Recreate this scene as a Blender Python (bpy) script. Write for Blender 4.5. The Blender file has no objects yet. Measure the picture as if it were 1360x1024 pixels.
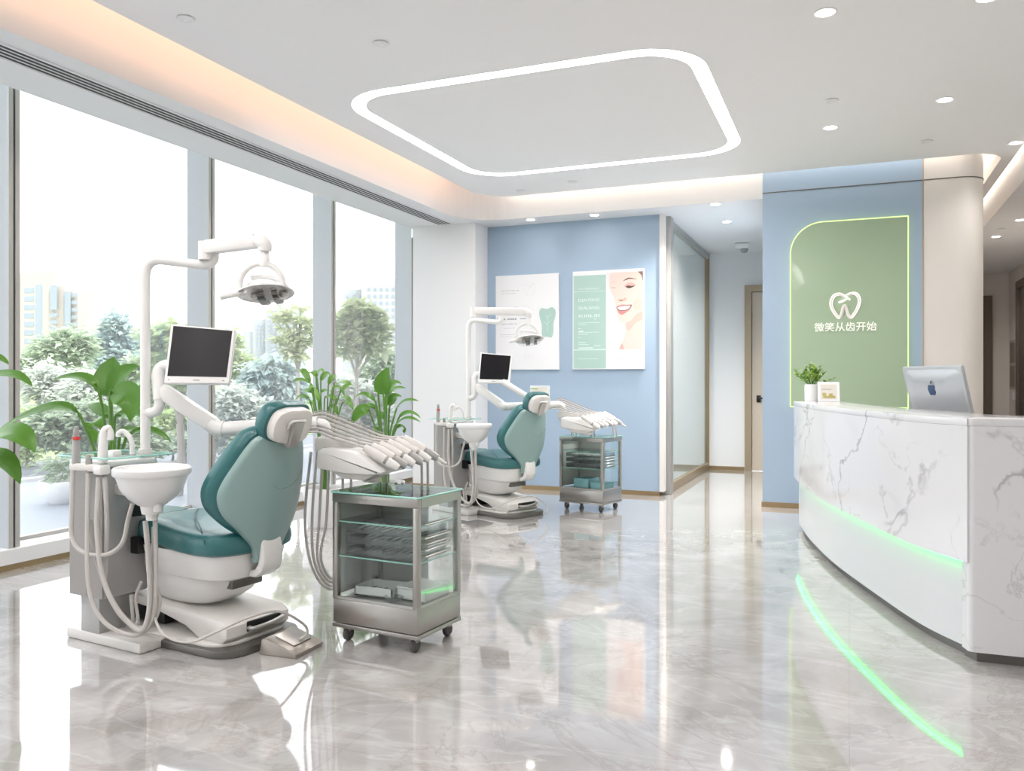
import bpy, bmesh, math, random
from mathutils import Vector, Matrix

SC = bpy.context.scene
COL = SC.collection
random.seed(7)
rad = math.radians

# ---------------------------------------------------------------- camera, sky, sun, exposure
H, FPX, HY = 1.25, 1100.0, 508.0
YAW = rad(22.16)
cam = bpy.data.cameras.new('camera')
cam.sensor_width = 36
cam.lens = 36 * FPX / 1360
cam.shift_y = -(512 - HY) / 1360
cam.clip_end = 800
cam_ob = bpy.data.objects.new('camera', cam)
COL.objects.link(cam_ob)
cam_ob.location = (0, 0, H)
cam_ob.rotation_euler = (rad(90), 0, YAW)
SC.camera = cam_ob

SC.view_settings.view_transform = 'Standard'
SC.view_settings.look = 'None'
SC.view_settings.gamma = 1
SC.view_settings.use_curve_mapping = False
SC.view_settings.exposure = 0.78

w = bpy.data.worlds.new('sky')
SC.world = w
w.use_nodes = True
bg = w.node_tree.nodes['Background']
bg.inputs[0].default_value = (0.94, 0.97, 1.0, 1)
bg.inputs[1].default_value = 1.9

sun = bpy.data.lights.new('sun', 'SUN')
sun.energy = 2.2
sun.angle = rad(8)
sun.color = (1.0, 0.96, 0.9)
sun_ob = bpy.data.objects.new('sun', sun)
COL.objects.link(sun_ob)
sun_ob.rotation_euler = Vector((-0.62, 0.25, -0.74)).to_track_quat('-Z', 'Y').to_euler()

RING_L, COVE_L, COVE_WARM, SPOT_W = 24.0, 2.2, 1.1, 20.0

# ---------------------------------------------------------------- helpers
FW = (-math.sin(YAW), math.cos(YAW))
RT = (math.cos(YAW), math.sin(YAW))


def at(px, py, d):
    """world point seen at pixel px,py at depth d metres"""
    u, v = (px - 680) / FPX * d, (HY - py) / FPX * d
    return Vector((FW[0] * d + RT[0] * u, FW[1] * d + RT[1] * u, H + v))


def lin(h):
    h = h.lstrip('#')
    o = []
    for i in (0, 2, 4):
        c = int(h[i:i + 2], 16) / 255
        o.append(c / 12.92 if c <= 0.04045 else ((c + 0.055) / 1.055) ** 2.4)
    return (*o, 1)


def mat(name, col, rough=0.5, metal=0.0, spec=0.5, coat=0.0, emit=None, strength=0.0, bump=0.0, bscale=200.0):
    m = bpy.data.materials.new(name)
    m.use_nodes = True
    nt = m.node_tree
    p = nt.nodes['Principled BSDF']
    p.inputs['Base Color'].default_value = lin(col)
    p.inputs['Roughness'].default_value = rough
    p.inputs['Metallic'].default_value = metal
    p.inputs['Specular IOR Level'].default_value = spec
    p.inputs['Coat Weight'].default_value = coat
    if emit:
        p.inputs['Emission Color'].default_value = lin(emit)
        p.inputs['Emission Strength'].default_value = strength
    if bump:
        n = nt.nodes.new('ShaderNodeTexNoise')
        n.inputs['Scale'].default_value = bscale
        b = nt.nodes.new('ShaderNodeBump')
        b.inputs['Strength'].default_value = bump
        b.inputs['Distance'].default_value = 0.002
        tc = nt.nodes.new('ShaderNodeTexCoord')
        nt.links.new(tc.outputs['Object'], n.inputs['Vector'])
        nt.links.new(n.outputs['Fac'], b.inputs['Height'])
        nt.links.new(b.outputs['Normal'], p.inputs['Normal'])
    return m


def emission(name, col, strength):
    m = bpy.data.materials.new(name)
    m.use_nodes = True
    nt = m.node_tree
    nt.nodes.clear()
    e = nt.nodes.new('ShaderNodeEmission')
    e.inputs[0].default_value = lin(col)
    e.inputs[1].default_value = strength
    o = nt.nodes.new('ShaderNodeOutputMaterial')
    nt.links.new(e.outputs[0], o.inputs[0])
    return m


def pane_mat(name, tint, refl=1.0, rough=0.0, haze=0.0):
    """thin clear sheet: tinted see-through plus fresnel gloss (and a little milky scatter)"""
    m = bpy.data.materials.new(name)
    m.use_nodes = True
    nt = m.node_tree
    nt.nodes.clear()
    N = nt.nodes.new
    t = N('ShaderNodeBsdfTransparent')
    t.inputs[0].default_value = lin(tint)
    g = N('ShaderNodeBsdfGlossy')
    g.inputs['Roughness'].default_value = rough
    lw = N('ShaderNodeFresnel')
    lw.inputs[0].default_value = 1.45
    mu = N('ShaderNodeMath')
    mu.operation = 'MULTIPLY'
    mu.inputs[1].default_value = refl
    mx = N('ShaderNodeMixShader')
    nt.links.new(lw.outputs[0], mu.inputs[0])
    nt.links.new(mu.outputs[0], mx.inputs[0])
    last = t.outputs[0]
    if haze:
        d = N('ShaderNodeBsdfDiffuse')
        tl = N('ShaderNodeBsdfTranslucent')
        ad = N('ShaderNodeMixShader')
        ad.inputs[0].default_value = 0.5
        nt.links.new(d.outputs[0], ad.inputs[1])
        nt.links.new(tl.outputs[0], ad.inputs[2])
        m2 = N('ShaderNodeMixShader')
        m2.inputs[0].default_value = haze
        nt.links.new(t.outputs[0], m2.inputs[1])
        nt.links.new(ad.outputs[0], m2.inputs[2])
        last = m2.outputs[0]
    nt.links.new(last, mx.inputs[1])
    nt.links.new(g.outputs[0], mx.inputs[2])
    o = N('ShaderNodeOutputMaterial')
    nt.links.new(mx.outputs[0], o.inputs[0])
    return m


def leaf_mat(name, dark, light, rough=0.45, transl=0.25):
    m = bpy.data.materials.new(name)
    m.use_nodes = True
    nt = m.node_tree
    N = nt.nodes.new
    p = nt.nodes['Principled BSDF']
    g = N('ShaderNodeNewGeometry')
    r = N('ShaderNodeValToRGB')
    r.color_ramp.elements[0].color = lin(dark)
    r.color_ramp.elements[1].color = lin(light)
    nt.links.new(g.outputs['Random Per Island'], r.inputs[0])
    nt.links.new(r.outputs[0], p.inputs['Base Color'])
    p.inputs['Roughness'].default_value = rough
    p.inputs['Specular IOR Level'].default_value = 0.35
    if transl:
        t = N('ShaderNodeBsdfTranslucent')
        nt.links.new(r.outputs[0], t.inputs[0])
        mx = N('ShaderNodeMixShader')
        mx.inputs[0].default_value = transl
        nt.links.new(p.outputs[0], mx.inputs[1])
        nt.links.new(t.outputs[0], mx.inputs[2])
        nt.links.new(mx.outputs[0], nt.nodes['Material Output'].inputs[0])
    return m


class MB:
    def __init__(s):
        s.bm = bmesh.new()

    def add(s, t, M=None):
        if M is not None:
            t.transform(M)
        me = bpy.data.meshes.new('tmp')
        t.to_mesh(me)
        t.free()
        s.bm.from_mesh(me)
        bpy.data.meshes.remove(me)
        return s

    def box(s, c, size, bev=0.0, rot=None, seg=2):
        t = bmesh.new()
        bmesh.ops.create_cube(t, size=1)
        bmesh.ops.scale(t, vec=size, verts=t.verts)
        if bev:
            bmesh.ops.bevel(t, geom=t.edges[:], offset=min(bev, min(size) * 0.49), segments=seg, affect='EDGES', profile=0.5)
        M = Matrix.Translation(c)
        if rot is not None:
            M = M @ rot
        return s.add(t, M)

    def span(s, x0, x1, y0, y1, z0, z1, bev=0.0):
        return s.box(((x0 + x1) / 2, (y0 + y1) / 2, (z0 + z1) / 2), (abs(x1 - x0), abs(y1 - y0), abs(z1 - z0)), bev)

    def tube(s, pts, r, seg=10, caps=True):
        pts = [Vector(p) for p in pts]
        n = len(pts)
        rs = r if isinstance(r, (list, tuple)) else [r] * n
        t = bmesh.new()
        rings = []
        prev = None
        for i, p in enumerate(pts):
            if i == 0:
                d = pts[1] - p
            elif i == n - 1:
                d = p - pts[i - 1]
            else:
                d = (pts[i + 1] - p).normalized() + (p - pts[i - 1]).normalized()
            d = d.normalized() if d.length > 1e-9 else Vector((0, 0, 1))
            if prev is None:
                a = d.orthogonal().normalized()
            else:
                a = prev - d * prev.dot(d)
                a = a.normalized() if a.length > 1e-6 else d.orthogonal().normalized()
            prev = a
            b = d.cross(a)
            rings.append([t.verts.new(p + (a * math.cos(2 * math.pi * k / seg) + b * math.sin(2 * math.pi * k / seg)) * rs[i]) for k in range(seg)])
        for i in range(n - 1):
            for k in range(seg):
                t.faces.new((rings[i][k], rings[i][(k + 1) % seg], rings[i + 1][(k + 1) % seg], rings[i + 1][k]))
        if caps:
            t.faces.new(rings[0][::-1])
            t.faces.new(rings[-1])
        return s.add(t)

    def bar(s, pts, wd, ht, up=(0, 0, 1), bev=0.006):
        """rectangular bar along straight pieces"""
        pts = [Vector(p) for p in pts]
        for a, b in zip(pts[:-1], pts[1:]):
            d = (b - a)
            L = d.length
            d.normalize()
            x = d.cross(Vector(up)).normalized()
            z = x.cross(d)
            M = Matrix((x, d, z)).transposed().to_4x4()
            s.box((a + b) / 2, (wd, L, ht), bev, M)
        return s

    def lathe(s, prof, c=(0, 0, 0), seg=32, sx=1.0, sy=1.0, M=None):
        t = bmesh.new()
        rings = []
        for (r, z) in prof:
            if r < 1e-6:
                rings.append([t.verts.new((0, 0, z))])
            else:
                rings.append([t.verts.new((r * sx * math.cos(2 * math.pi * k / seg), r * sy * math.sin(2 * math.pi * k / seg), z)) for k in range(seg)])
        for A, B in zip(rings[:-1], rings[1:]):
            for k in range(seg):
                q = []
                for v in (A[k % len(A)], A[(k + 1) % seg % len(A)], B[(k + 1) % seg % len(B)], B[k % len(B)]):
                    if v not in q:
                        q.append(v)
                if len(q) > 2:
                    try:
                        t.faces.new(q)
                    except ValueError:
                        pass
        if len(rings[0]) > 1:
            t.faces.new(rings[0][::-1])
        if len(rings[-1]) > 1:
            t.faces.new(rings[-1])
        T = Matrix.Translation(c)
        if M is not None:
            T = T @ M
        return s.add(t, T)

    def prism(s, outline, z0, z1, bev=0.0, M=None, seg=2):
        t = bmesh.new()
        f = t.faces.new([t.verts.new((x, y, z0)) for x, y in outline])
        r = bmesh.ops.extrude_face_region(t, geom=[f])
        bmesh.ops.translate(t, vec=(0, 0, z1 - z0), verts=[v for v in r['geom'] if isinstance(v, bmesh.types.BMVert)])
        bmesh.ops.recalc_face_normals(t, faces=t.faces)
        if bev:
            es = [e for e in t.edges if abs(e.verts[0].co.z - e.verts[1].co.z) < 1e-7]
            bmesh.ops.bevel(t, geom=es, offset=bev, segments=seg, affect='EDGES', profile=0.5)
        return s.add(t, M)

    def loft(s, secs, seg=40, pw=4.0):
        """secs: (z, cx, cy, hx, hy): superellipse sections"""
        t = bmesh.new()
        rings = []
        for (z, cx, cy, hx, hy) in secs:
            rg = []
            for k in range(seg):
                a = 2 * math.pi * k / seg
                c, n = math.cos(a), math.sin(a)
                rr = (abs(c) ** pw + abs(n) ** pw) ** (-1 / pw)
                rg.append(t.verts.new((cx + hx * rr * c, cy + hy * rr * n, z)))
            rings.append(rg)
        for A, B in zip(rings[:-1], rings[1:]):
            for k in range(seg):
                t.faces.new((A[k], A[(k + 1) % seg], B[(k + 1) % seg], B[k]))
        t.faces.new(rings[0][::-1])
        t.faces.new(rings[-1])
        return s.add(t)

    def slab(s, q, th, bev=0.0):
        """quad corner points with thickness behind"""
        q = [Vector(p) for p in q]
        n = (q[1] - q[0]).cross(q[3] - q[0]).normalized()
        t = bmesh.new()
        A = [t.verts.new(p) for p in q]
        B = [t.verts.new(p - n * th) for p in q]
        t.faces.new(A)
        t.faces.new(B[::-1])
        for k in range(4):
            t.faces.new((A[k], B[k], B[(k + 1) % 4], A[(k + 1) % 4]))
        bmesh.ops.recalc_face_normals(t, faces=t.faces)
        if bev:
            bmesh.ops.bevel(t, geom=t.edges[:], offset=bev, segments=2, affect='EDGES', profile=0.5)
        return s.add(t)

    def face(s, pts):
        s.bm.faces.new([s.bm.verts.new(p) for p in pts])
        return s

    def build(s, name, m, parent=None, smooth=True, M=None):
        if M is not None:
            s.bm.transform(M)
        me = bpy.data.meshes.new(name)
        s.bm.to_mesh(me)
        s.bm.free()
        if smooth:
            me.polygons.foreach_set('use_smooth', [True] * len(me.polygons))
            me.set_sharp_from_angle(angle=rad(38))
        me.materials.append(m)
        o = bpy.data.objects.new(name, me)
        COL.objects.link(o)
        if parent is not None:
            o.parent = parent
        return o


def spline(pts, n=8):
    pts = [Vector(p) for p in pts]
    P = [pts[0] * 2 - pts[1]] + pts + [pts[-1] * 2 - pts[-2]]
    out = []
    for i in range(1, len(P) - 2):
        p0, p1, p2, p3 = P[i - 1:i + 3]
        for k in range(n):
            t = k / n
            out.append(0.5 * ((2 * p1) + (p2 - p0) * t + (2 * p0 - 5 * p1 + 4 * p2 - p3) * t * t + (3 * p1 - p0 - 3 * p2 + p3) * t ** 3))
    out.append(pts[-1])
    return out


def rrect(hx, hy, r, n=6, cx=0, cy=0):
    o = []
    for (sx, sy, a0) in ((1, 1, 0), (-1, 1, 90), (-1, -1, 180), (1, -1, 270)):
        for k in range(n + 1):
            a = rad(a0 + 90 * k / n)
            o.append((cx + sx * (hx - r) + r * math.cos(a), cy + sy * (hy - r) + r * math.sin(a)))
    return o


def tag(o, label, cat=None, group=None, kind=None):
    if label:
        o['label'] = label
    if cat:
        o['category'] = cat
    if group:
        o['group'] = group
    if kind:
        o['kind'] = kind
    return o


def struct(o, label=None):
    o['kind'] = 'structure'
    if label:
        o['label'] = label
    return o


def empty(name, loc=(0, 0, 0), rz=0.0):
    o = bpy.data.objects.new(name, None)
    o.empty_display_size = 0.1
    o.location = loc
    o.rotation_euler = (0, 0, rz)
    COL.objects.link(o)
    return o


def mtx(loc, rz):
    return Matrix.Translation(loc) @ Matrix.Rotation(rz, 4, 'Z')


def spot(name, parent, loc, watts, angle=140, blend=0.9, col=(1, 0.95, 0.89), radius=0.04):
    l = bpy.data.lights.new(name, 'SPOT')
    l.energy = watts
    l.spot_size = rad(angle)
    l.spot_blend = blend
    l.color = col
    l.shadow_soft_size = radius
    o = bpy.data.objects.new(name, l)
    COL.objects.link(o)
    o.location = loc
    o.parent = parent
    return o


def strip_light(name, parent, a, b, nrm, width, watts, col):
    """LED strip lamp lying between points a and b and shining along nrm"""
    a, b, nrm = Vector(a), Vector(b), Vector(nrm).normalized()
    l = bpy.data.lights.new(name, 'AREA')
    l.shape = 'RECTANGLE'
    l.size = (b - a).length
    l.size_y = width
    l.energy = watts
    l.color = col
    o = bpy.data.objects.new(name, l)
    COL.objects.link(o)
    x = (b - a).normalized()
    z = -nrm
    y = z.cross(x).normalized()
    M = Matrix((x, y, z)).transposed().to_4x4()
    M.translation = (a + b) / 2
    o.matrix_world = M
    o.parent = parent
    return o


# ---------------------------------------------------------------- materials
WHITE = mat('white_paint', 'e9e9ea', 0.6)
CEIL = mat('ceiling_paint', 'f3f2f2', 0.75)
BLUE = mat('blue_paint', 'a3b8cd', 0.55)
CREAM = mat('cream_panel', 'e8e3de', 0.4)
GOLD = mat('bronze_trim', 'a08a68', 0.35, 0.6)
ALU = mat('brushed_aluminium', 'b4b2ae', 0.38, 0.75)
GREYFRAME = mat('grey_window_frame', 'b9b6b2', 0.45, 0.3)
FINW = mat('pale_window_fin', 'b5b9be', 0.4)
DARKSLOT = mat('dark_slot', '303030', 0.6)
STEEL = mat('stainless_steel', 'a9a5a0', 0.3, 0.85)
PLASTIC = mat('white_plastic', 'e8e7e5', 0.28, coat=0.2)
PLASTIC2 = mat('warm_white_plastic', 'dfdcd8', 0.35)
HOSE = mat('grey_hose', 'c2beba', 0.4)
HOSED = mat('dark_grey_hose', '9a9693', 0.4)
TEAL = mat('teal_upholstery', '2c6769', 0.33, coat=0.15, bump=0.15, bscale=400)
SHELL = mat('sage_back_shell', '8ba6a3', 0.3, coat=0.15)
UNITGREY = mat('grey_cabinet_panel', 'b0afae', 0.32, 0.3)
BLACK = mat('black_plastic', '141414', 0.35)
SCREEN = mat('black_screen', '121216', 0.3, spec=0.18)
DGREY = mat('dark_grey_metal', '6f6d69', 0.35, 0.5)
PEDALM = mat('champagne_metal', 'a8a198', 0.3, 0.6)
INSTR = mat('bright_instrument_steel', 'd8d8d6', 0.35, 0.35)
RED = mat('red_plastic', 'd2383a', 0.4)
GLASSW = pane_mat('window_glass', 'fdfefe', 0.2, haze=0.06)  # milky scatter added as a veil of haze over the view outside
GLASSL = pane_mat('lamp_lens', 'ffffff', 0.25)
GLASSC = pane_mat('clear_glass', 'fafdfc', 0.3)
GLASST = pane_mat('glass_top', 'f6fcfa', 1.0)
PANELG = mat('pale_grey_panel', 'c4c3c1', 0.35)
GLASSP = pane_mat('partition_glass', 'f2f7f6', 0.3, haze=0.14)
GEDGE = mat('green_glass_edge', '9fd6cb', 0.15, emit='9fd6cb', strength=0.0)
LEDW = emission('led_white', 'fff9f7', RING_L)
LAMPW = emission('downlight_lens', 'fff4e6', 8.0)
LEDG = emission('led_green', '49ff73', 5.5)
LIME = emission('led_lime', 'd8f59a', 1.05)
LOGO = emission('led_logo', 'fff8ea', 1.3)
POT = mat('white_ceramic', 'e9e9e9', 0.3)
SOIL = mat('potting_soil', '3b2f26', 0.9)
STEM = mat('plant_stem', '5d8a3a', 0.5)
BARK = mat('tree_bark', 'a39a92', 0.9, bump=0.8, bscale=30)
DOORM = mat('beige_door', 'cdbfae', 0.45)
DARKDOOR = mat('brown_door_frame', '6b6156', 0.45)
PAPER = mat('white_print', 'eeeef0', 0.35)
POSTTEAL = mat('teal_print', 'abc8c0', 0.35)
GREENPANEL = mat('green_glass_panel', 'a6bb9f', 0.16, spec=0.35, coat=0.15)


def marble_floor():
    m = bpy.data.materials.new('polished_marble_floor')
    m.use_nodes = True
    nt = m.node_tree
    N, L = nt.nodes.new, nt.links.new
    p = nt.nodes['Principled BSDF']
    tc = N('ShaderNodeTexCoord')
    n1 = N('ShaderNodeTexNoise')
    n1.inputs['Scale'].default_value = 1.5
    n1.inputs['Detail'].default_value = 9
    n1.inputs['Roughness'].default_value = 0.62
    n1.inputs['Distortion'].default_value = 1.6
    L(tc.outputs['Object'], n1.inputs['Vector'])
    r1 = N('ShaderNodeValToRGB')
    r1.color_ramp.elements[0].position = 0.32
    r1.color_ramp.elements[0].color = lin('a19e9c')
    r1.color_ramp.elements[1].position = 0.68
    r1.color_ramp.elements[1].color = lin('c2bfbe')
    L(n1.outputs['Fac'], r1.inputs[0])
    # pale veins
    n2 = N('ShaderNodeTexNoise')
    n2.inputs['Scale'].default_value = 1.1
    n2.inputs['Detail'].default_value = 6
    n2.inputs['Distortion'].default_value = 2.2
    mp = N('ShaderNodeMapping')
    mp.inputs['Rotation'].default_value = (0, 0, 0.6)
    mp.inputs['Scale'].default_value = (0.7, 1.7, 1)
    L(tc.outputs['Object'], mp.inputs[0])
    L(mp.outputs[0], n2.inputs['Vector'])
    r2 = N('ShaderNodeValToRGB')
    e = r2.color_ramp.elements
    e[0].position, e[0].color = 0.475, (0, 0, 0, 1)
    e[1].position, e[1].color = 0.5, (1, 1, 1, 1)
    x = e.new(0.525)
    x.color = (0, 0, 0, 1)
    L(n2.outputs['Fac'], r2.inputs[0])
    mx = N('ShaderNodeMixRGB')
    mx.blend_type = 'MIX'
    mx.inputs[2].default_value = lin('d6d4d4')
    ml = N('ShaderNodeMath')
    ml.operation = 'MULTIPLY'
    ml.inputs[1].default_value = 0.28
    L(r2.outputs[0], ml.inputs[0])
    L(ml.outputs[0], mx.inputs[0])
    L(r1.outputs[0], mx.inputs[1])
    # thin warm-brown veins
    n4 = N('ShaderNodeTexNoise')
    n4.inputs['Scale'].default_value = 0.8
    n4.inputs['Detail'].default_value = 8
    n4.inputs['Roughness'].default_value = 0.65
    n4.inputs['Distortion'].default_value = 1.2
    mp4 = N('ShaderNodeMapping')
    mp4.inputs['Location'].default_value = (7, 3, 0)
    mp4.inputs['Rotation'].default_value = (0, 0, -0.5)
    L(tc.outputs['Object'], mp4.inputs[0])
    L(mp4.outputs[0], n4.inputs['Vector'])
    r4 = N('ShaderNodeValToRGB')
    e4 = r4.color_ramp.elements
    e4[0].position, e4[0].color = 0.485, (0, 0, 0, 1)
    e4[1].position, e4[1].color = 0.5, (1, 1, 1, 1)
    x4 = e4.new(0.515)
    x4.color = (0, 0, 0, 1)
    L(n4.outputs['Fac'], r4.inputs[0])
    ml4 = N('ShaderNodeMath')
    ml4.operation = 'MULTIPLY'
    ml4.inputs[1].default_value = 0.35
    L(r4.outputs[0], ml4.inputs[0])
    mx4 = N('ShaderNodeMixRGB')
    mx4.inputs[2].default_value = lin('948a83')
    L(ml4.outputs[0], mx4.inputs[0])
    L(mx.outputs[0], mx4.inputs[1])
    mx = mx4
    # fine tile joints
    bk = N('ShaderNodeTexBrick')
    bk.offset = 0
    bk.inputs['Scale'].default_value = 1
    bk.inputs['Brick Width'].default_value = 1.6
    bk.inputs['Row Height'].default_value = 0.8
    bk.inputs['Mortar Size'].default_value = 0.0022
    bk.inputs['Color1'].default_value = (1, 1, 1, 1)
    bk.inputs['Color2'].default_value = (0.975, 0.975, 0.975, 1)
    bk.inputs['Mortar'].default_value = (0.88, 0.87, 0.86, 1)
    L(tc.outputs['Object'], bk.inputs['Vector'])
    mm = N('ShaderNodeMixRGB')
    mm.blend_type = 'MULTIPLY'
    mm.inputs[0].default_value = 1
    L(mx.outputs[0], mm.inputs[1])
    L(bk.outputs['Color'], mm.inputs[2])
    L(mm.outputs[0], p.inputs['Base Color'])
    p.inputs['Roughness'].default_value = 0.05
    p.inputs['Specular IOR Level'].default_value = 0.6
    p.inputs['Coat Weight'].default_value = 0.8
    p.inputs['Coat Roughness'].default_value = 0.03
    return m


def counter_marble():
    m = bpy.data.materials.new('white_veined_marble')
    m.use_nodes = True
    nt = m.node_tree
    N, L = nt.nodes.new, nt.links.new
    p = nt.nodes['Principled BSDF']
    tc = N('ShaderNodeTexCoord')
    base = lin('dcdcdf')
    prev = None
    for (sc, off, wdt, amt, col, rot) in ((0.75, 3.1, 0.008, 0.75, '8f8f94', (0.3, 0.5, 0.4)), (1.5, 11.7, 0.006, 0.45, 'a5a29f', (0.9, 0.1, 0.2)), (0.9, 23.0, 0.03, 0.10, '9a9a9e', (0.3, 0.5, 0.4))):
        mp = N('ShaderNodeMapping')
        mp.inputs['Location'].default_value = (off, off * 0.7, off * 1.3)
        mp.inputs['Rotation'].default_value = rot
        mp.inputs['Scale'].default_value = (1, 0.55, 1.0)
        L(tc.outputs['Object'], mp.inputs[0])
        n = N('ShaderNodeTexNoise')
        n.inputs['Scale'].default_value = sc
        n.inputs['Detail'].default_value = 6
        n.inputs['Roughness'].default_value = 0.55
        n.inputs['Distortion'].default_value = 0.5
        L(mp.outputs[0], n.inputs['Vector'])
        r = N('ShaderNodeValToRGB')
        e = r.color_ramp.elements
        e[0].position, e[0].color = 0.5 - wdt, (0, 0, 0, 1)
        e[1].position, e[1].color = 0.5, (1, 1, 1, 1)
        x = e.new(0.5 + wdt)
        x.color = (0, 0, 0, 1)
        L(n.outputs['Fac'], r.inputs[0])
        n3 = N('ShaderNodeTexNoise')
        n3.inputs['Scale'].default_value = 2.3
        n3.inputs['Detail'].default_value = 3
        L(mp.outputs[0], n3.inputs['Vector'])
        r3 = N('ShaderNodeValToRGB')
        r3.color_ramp.elements[0].position = 0.42
        r3.color_ramp.elements[1].position = 0.62
        L(n3.outputs['Fac'], r3.inputs[0])
        a = N('ShaderNodeMath')
        a.operation = 'MULTIPLY'
        L(r.outputs[0], a.inputs[0])
        L(r3.outputs[0], a.inputs[1])
        b = N('ShaderNodeMath')
        b.operation = 'MULTIPLY'
        b.inputs[1].default_value = amt
        L(a.outputs[0], b.inputs[0])
        mx = N('ShaderNodeMixRGB')
        mx.inputs[2].default_value = lin(col)
        L(b.outputs[0], mx.inputs[0])
        if prev is None:
            mx.inputs[1].default_value = base
        else:
            L(prev.outputs[0], mx.inputs[1])
        prev = mx
    L(prev.outputs[0], p.inputs['Base Color'])
    p.inputs['Roughness'].default_value = 0.12
    p.inputs['Specular IOR Level'].default_value = 0.5
    return m


FLOOR = marble_floor()
MARBLE = counter_marble()

# ---------------------------------------------------------------- setting: shell of the room
YB, ZS, ZP, ZU = -3.0, 3.10, 3.32, 3.62      # rear of the room, soffit, floating panel, slab above
XW = -5.42                                   # glass plane

struct(MB().span(-5.45, 2.6, YB, 16.3, -0.12, 0).build('floor', FLOOR, smooth=False))
struct(MB().span(-5.6, 2.7, YB - 0.1, 16.4, ZU, ZU + 0.15).build('ceiling_slab', CEIL, smooth=False))

# floating ceiling panel with a lamp-lit gap round its edge
r = 0.35
out = [(1.40, YB), (1.40, 12.0), (1.30, 12.0), (1.30, 8.53 + 0.30)]
out += [(1.00 + 0.30 * math.cos(rad(a)), 8.83 - 0.30 * math.sin(rad(a))) for a in range(0, 91, 10)]
out += [(-3.80 + r - r * math.sin(rad(a)), 8.53 - r + r * math.cos(rad(a))) for a in range(0, 91, 10)]
out += [(-3.80, YB)]
RINGS = ((-2.18, 6.37, 1.32, 1.30), (-2.18, 0.4, 1.32, 1.8))  # second slot holds the added light line, out of view


def panel_with_slots(outline, z0, z1):
    """panel pierced by the light-line slots, the middle of each slot filled again"""
    t = bmesh.new()
    loops = [outline] + [rrect(hx, hy, 0.42, 10, cx, cy) for cx, cy, hx, hy in RINGS]
    es = []
    for lp in loops:
        pts = []
        for x, y in lp:
            if not pts or (Vector((x, y)) - pts[-1].co.xy).length > 1e-4:
                pts.append(t.verts.new((x, y, z0)))
        if (pts[0].co - pts[-1].co).length < 1e-4:
            t.verts.remove(pts.pop())
        es += [t.edges.new((pts[k], pts[(k + 1) % len(pts)])) for k in range(len(pts))]
    bmesh.ops.triangle_fill(t, edges=es, use_beauty=True, use_dissolve=False)
    for f in t.faces:                      # keep only faces outside the slots
        f.tag = any(abs(f.calc_center_median().x - cx) < hx - .1 and abs(f.calc_center_median().y - cy) < hy - .1 for cx, cy, hx, hy in RINGS)
    bmesh.ops.delete(t, geom=[f for f in t.faces if f.tag], context='FACES')
    r_ = bmesh.ops.extrude_face_region(t, geom=t.faces[:])
    bmesh.ops.translate(t, vec=(0, 0, z1 - z0), verts=[v for v in r_['geom'] if isinstance(v, bmesh.types.BMVert)])
    bmesh.ops.recalc_face_normals(t, faces=t.faces)
    m = MB().add(t)
    for cx, cy, hx, hy in RINGS:
        m.prism(rrect(hx - .10, hy - .10, 0.33, 10, cx, cy), z0, z1)
        o_, i_ = rrect(hx, hy, 0.42, 10, cx, cy), rrect(hx - .10, hy - .10, 0.33, 10, cx, cy)
        for k in range(len(o_)):
            k2 = (k + 1) % len(o_)
            m.face([(*o_[k], z1 - .04), (*i_[k], z1 - .04), (*i_[k2], z1 - .04), (*o_[k2], z1 - .04)])  # unseen lid added over the slot, stops light leaking upward
    return m


ceil = struct(panel_with_slots(out, ZP, ZP + 0.10).build('ceiling', CEIL, smooth=False))
struct(MB().span(1.20, 1.50, 12.0, 16.2, ZP, ZP + 0.1).build('ceiling_corridor', CEIL, smooth=False))

# lowered soffit over the windows and along the back, with rounded inner corner
rr = 0.5
so = [(-4.87, YB), (-4.10, YB)]
so += [(-4.10 + rr - rr * math.cos(rad(a)), 8.68 - rr + rr * math.sin(rad(a))) for a in range(0, 91, 9)]
so += [(-0.81, 8.68), (-0.81, 12.2), (-5.4, 12.2), (-5.4, 9.55), (-4.87, 9.0)]
soffit = struct(MB().prism(so, ZS, ZU).build('ceiling_soffit', WHITE, smooth=False))
struct(MB().span(1.48, 2.55, YB, 16.2, ZS, ZU).build('ceiling_soffit_corridor', WHITE, smooth=False))

# LED strips lying on top of the panel edge, shining at the soffit faces
strip_light('cove_lamp', ceil, (-3.72, YB + 0.1, 3.49), (-3.72, 8.2, 3.49), (-1, 0, -0.1), 0.05, COVE_WARM * 11, (1.0, 0.58, 0.35))
strip_light('cove_lamp', ceil, (-3.6, 8.505, 3.50), (-0.85, 8.505, 3.50), (0, 1, -0.1), 0.05, COVE_L * 1.6, (1.0, 0.84, 0.70))
strip_light('cove_lamp', ceil, (-0.8, 8.505, 3.50), (1.0, 8.505, 3.50), (0, 1, -0.1), 0.05, COVE_L * 1.0, (1.0, 0.90, 0.80))
strip_light('cove_lamp', ceil, (1.34, 8.9, 3.48), (1.34, 12, 3.48), (-1, 0, -0.1), 0.05, COVE_L * 1.2, (1.0, 0.86, 0.72))
strip_light('cove_lamp', ceil, (1.385, YB, 3.48), (1.385, 12, 3.48), (1, 0, -0.1), 0.05, COVE_L * 5.0, (1.0, 0.86, 0.72))

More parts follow.
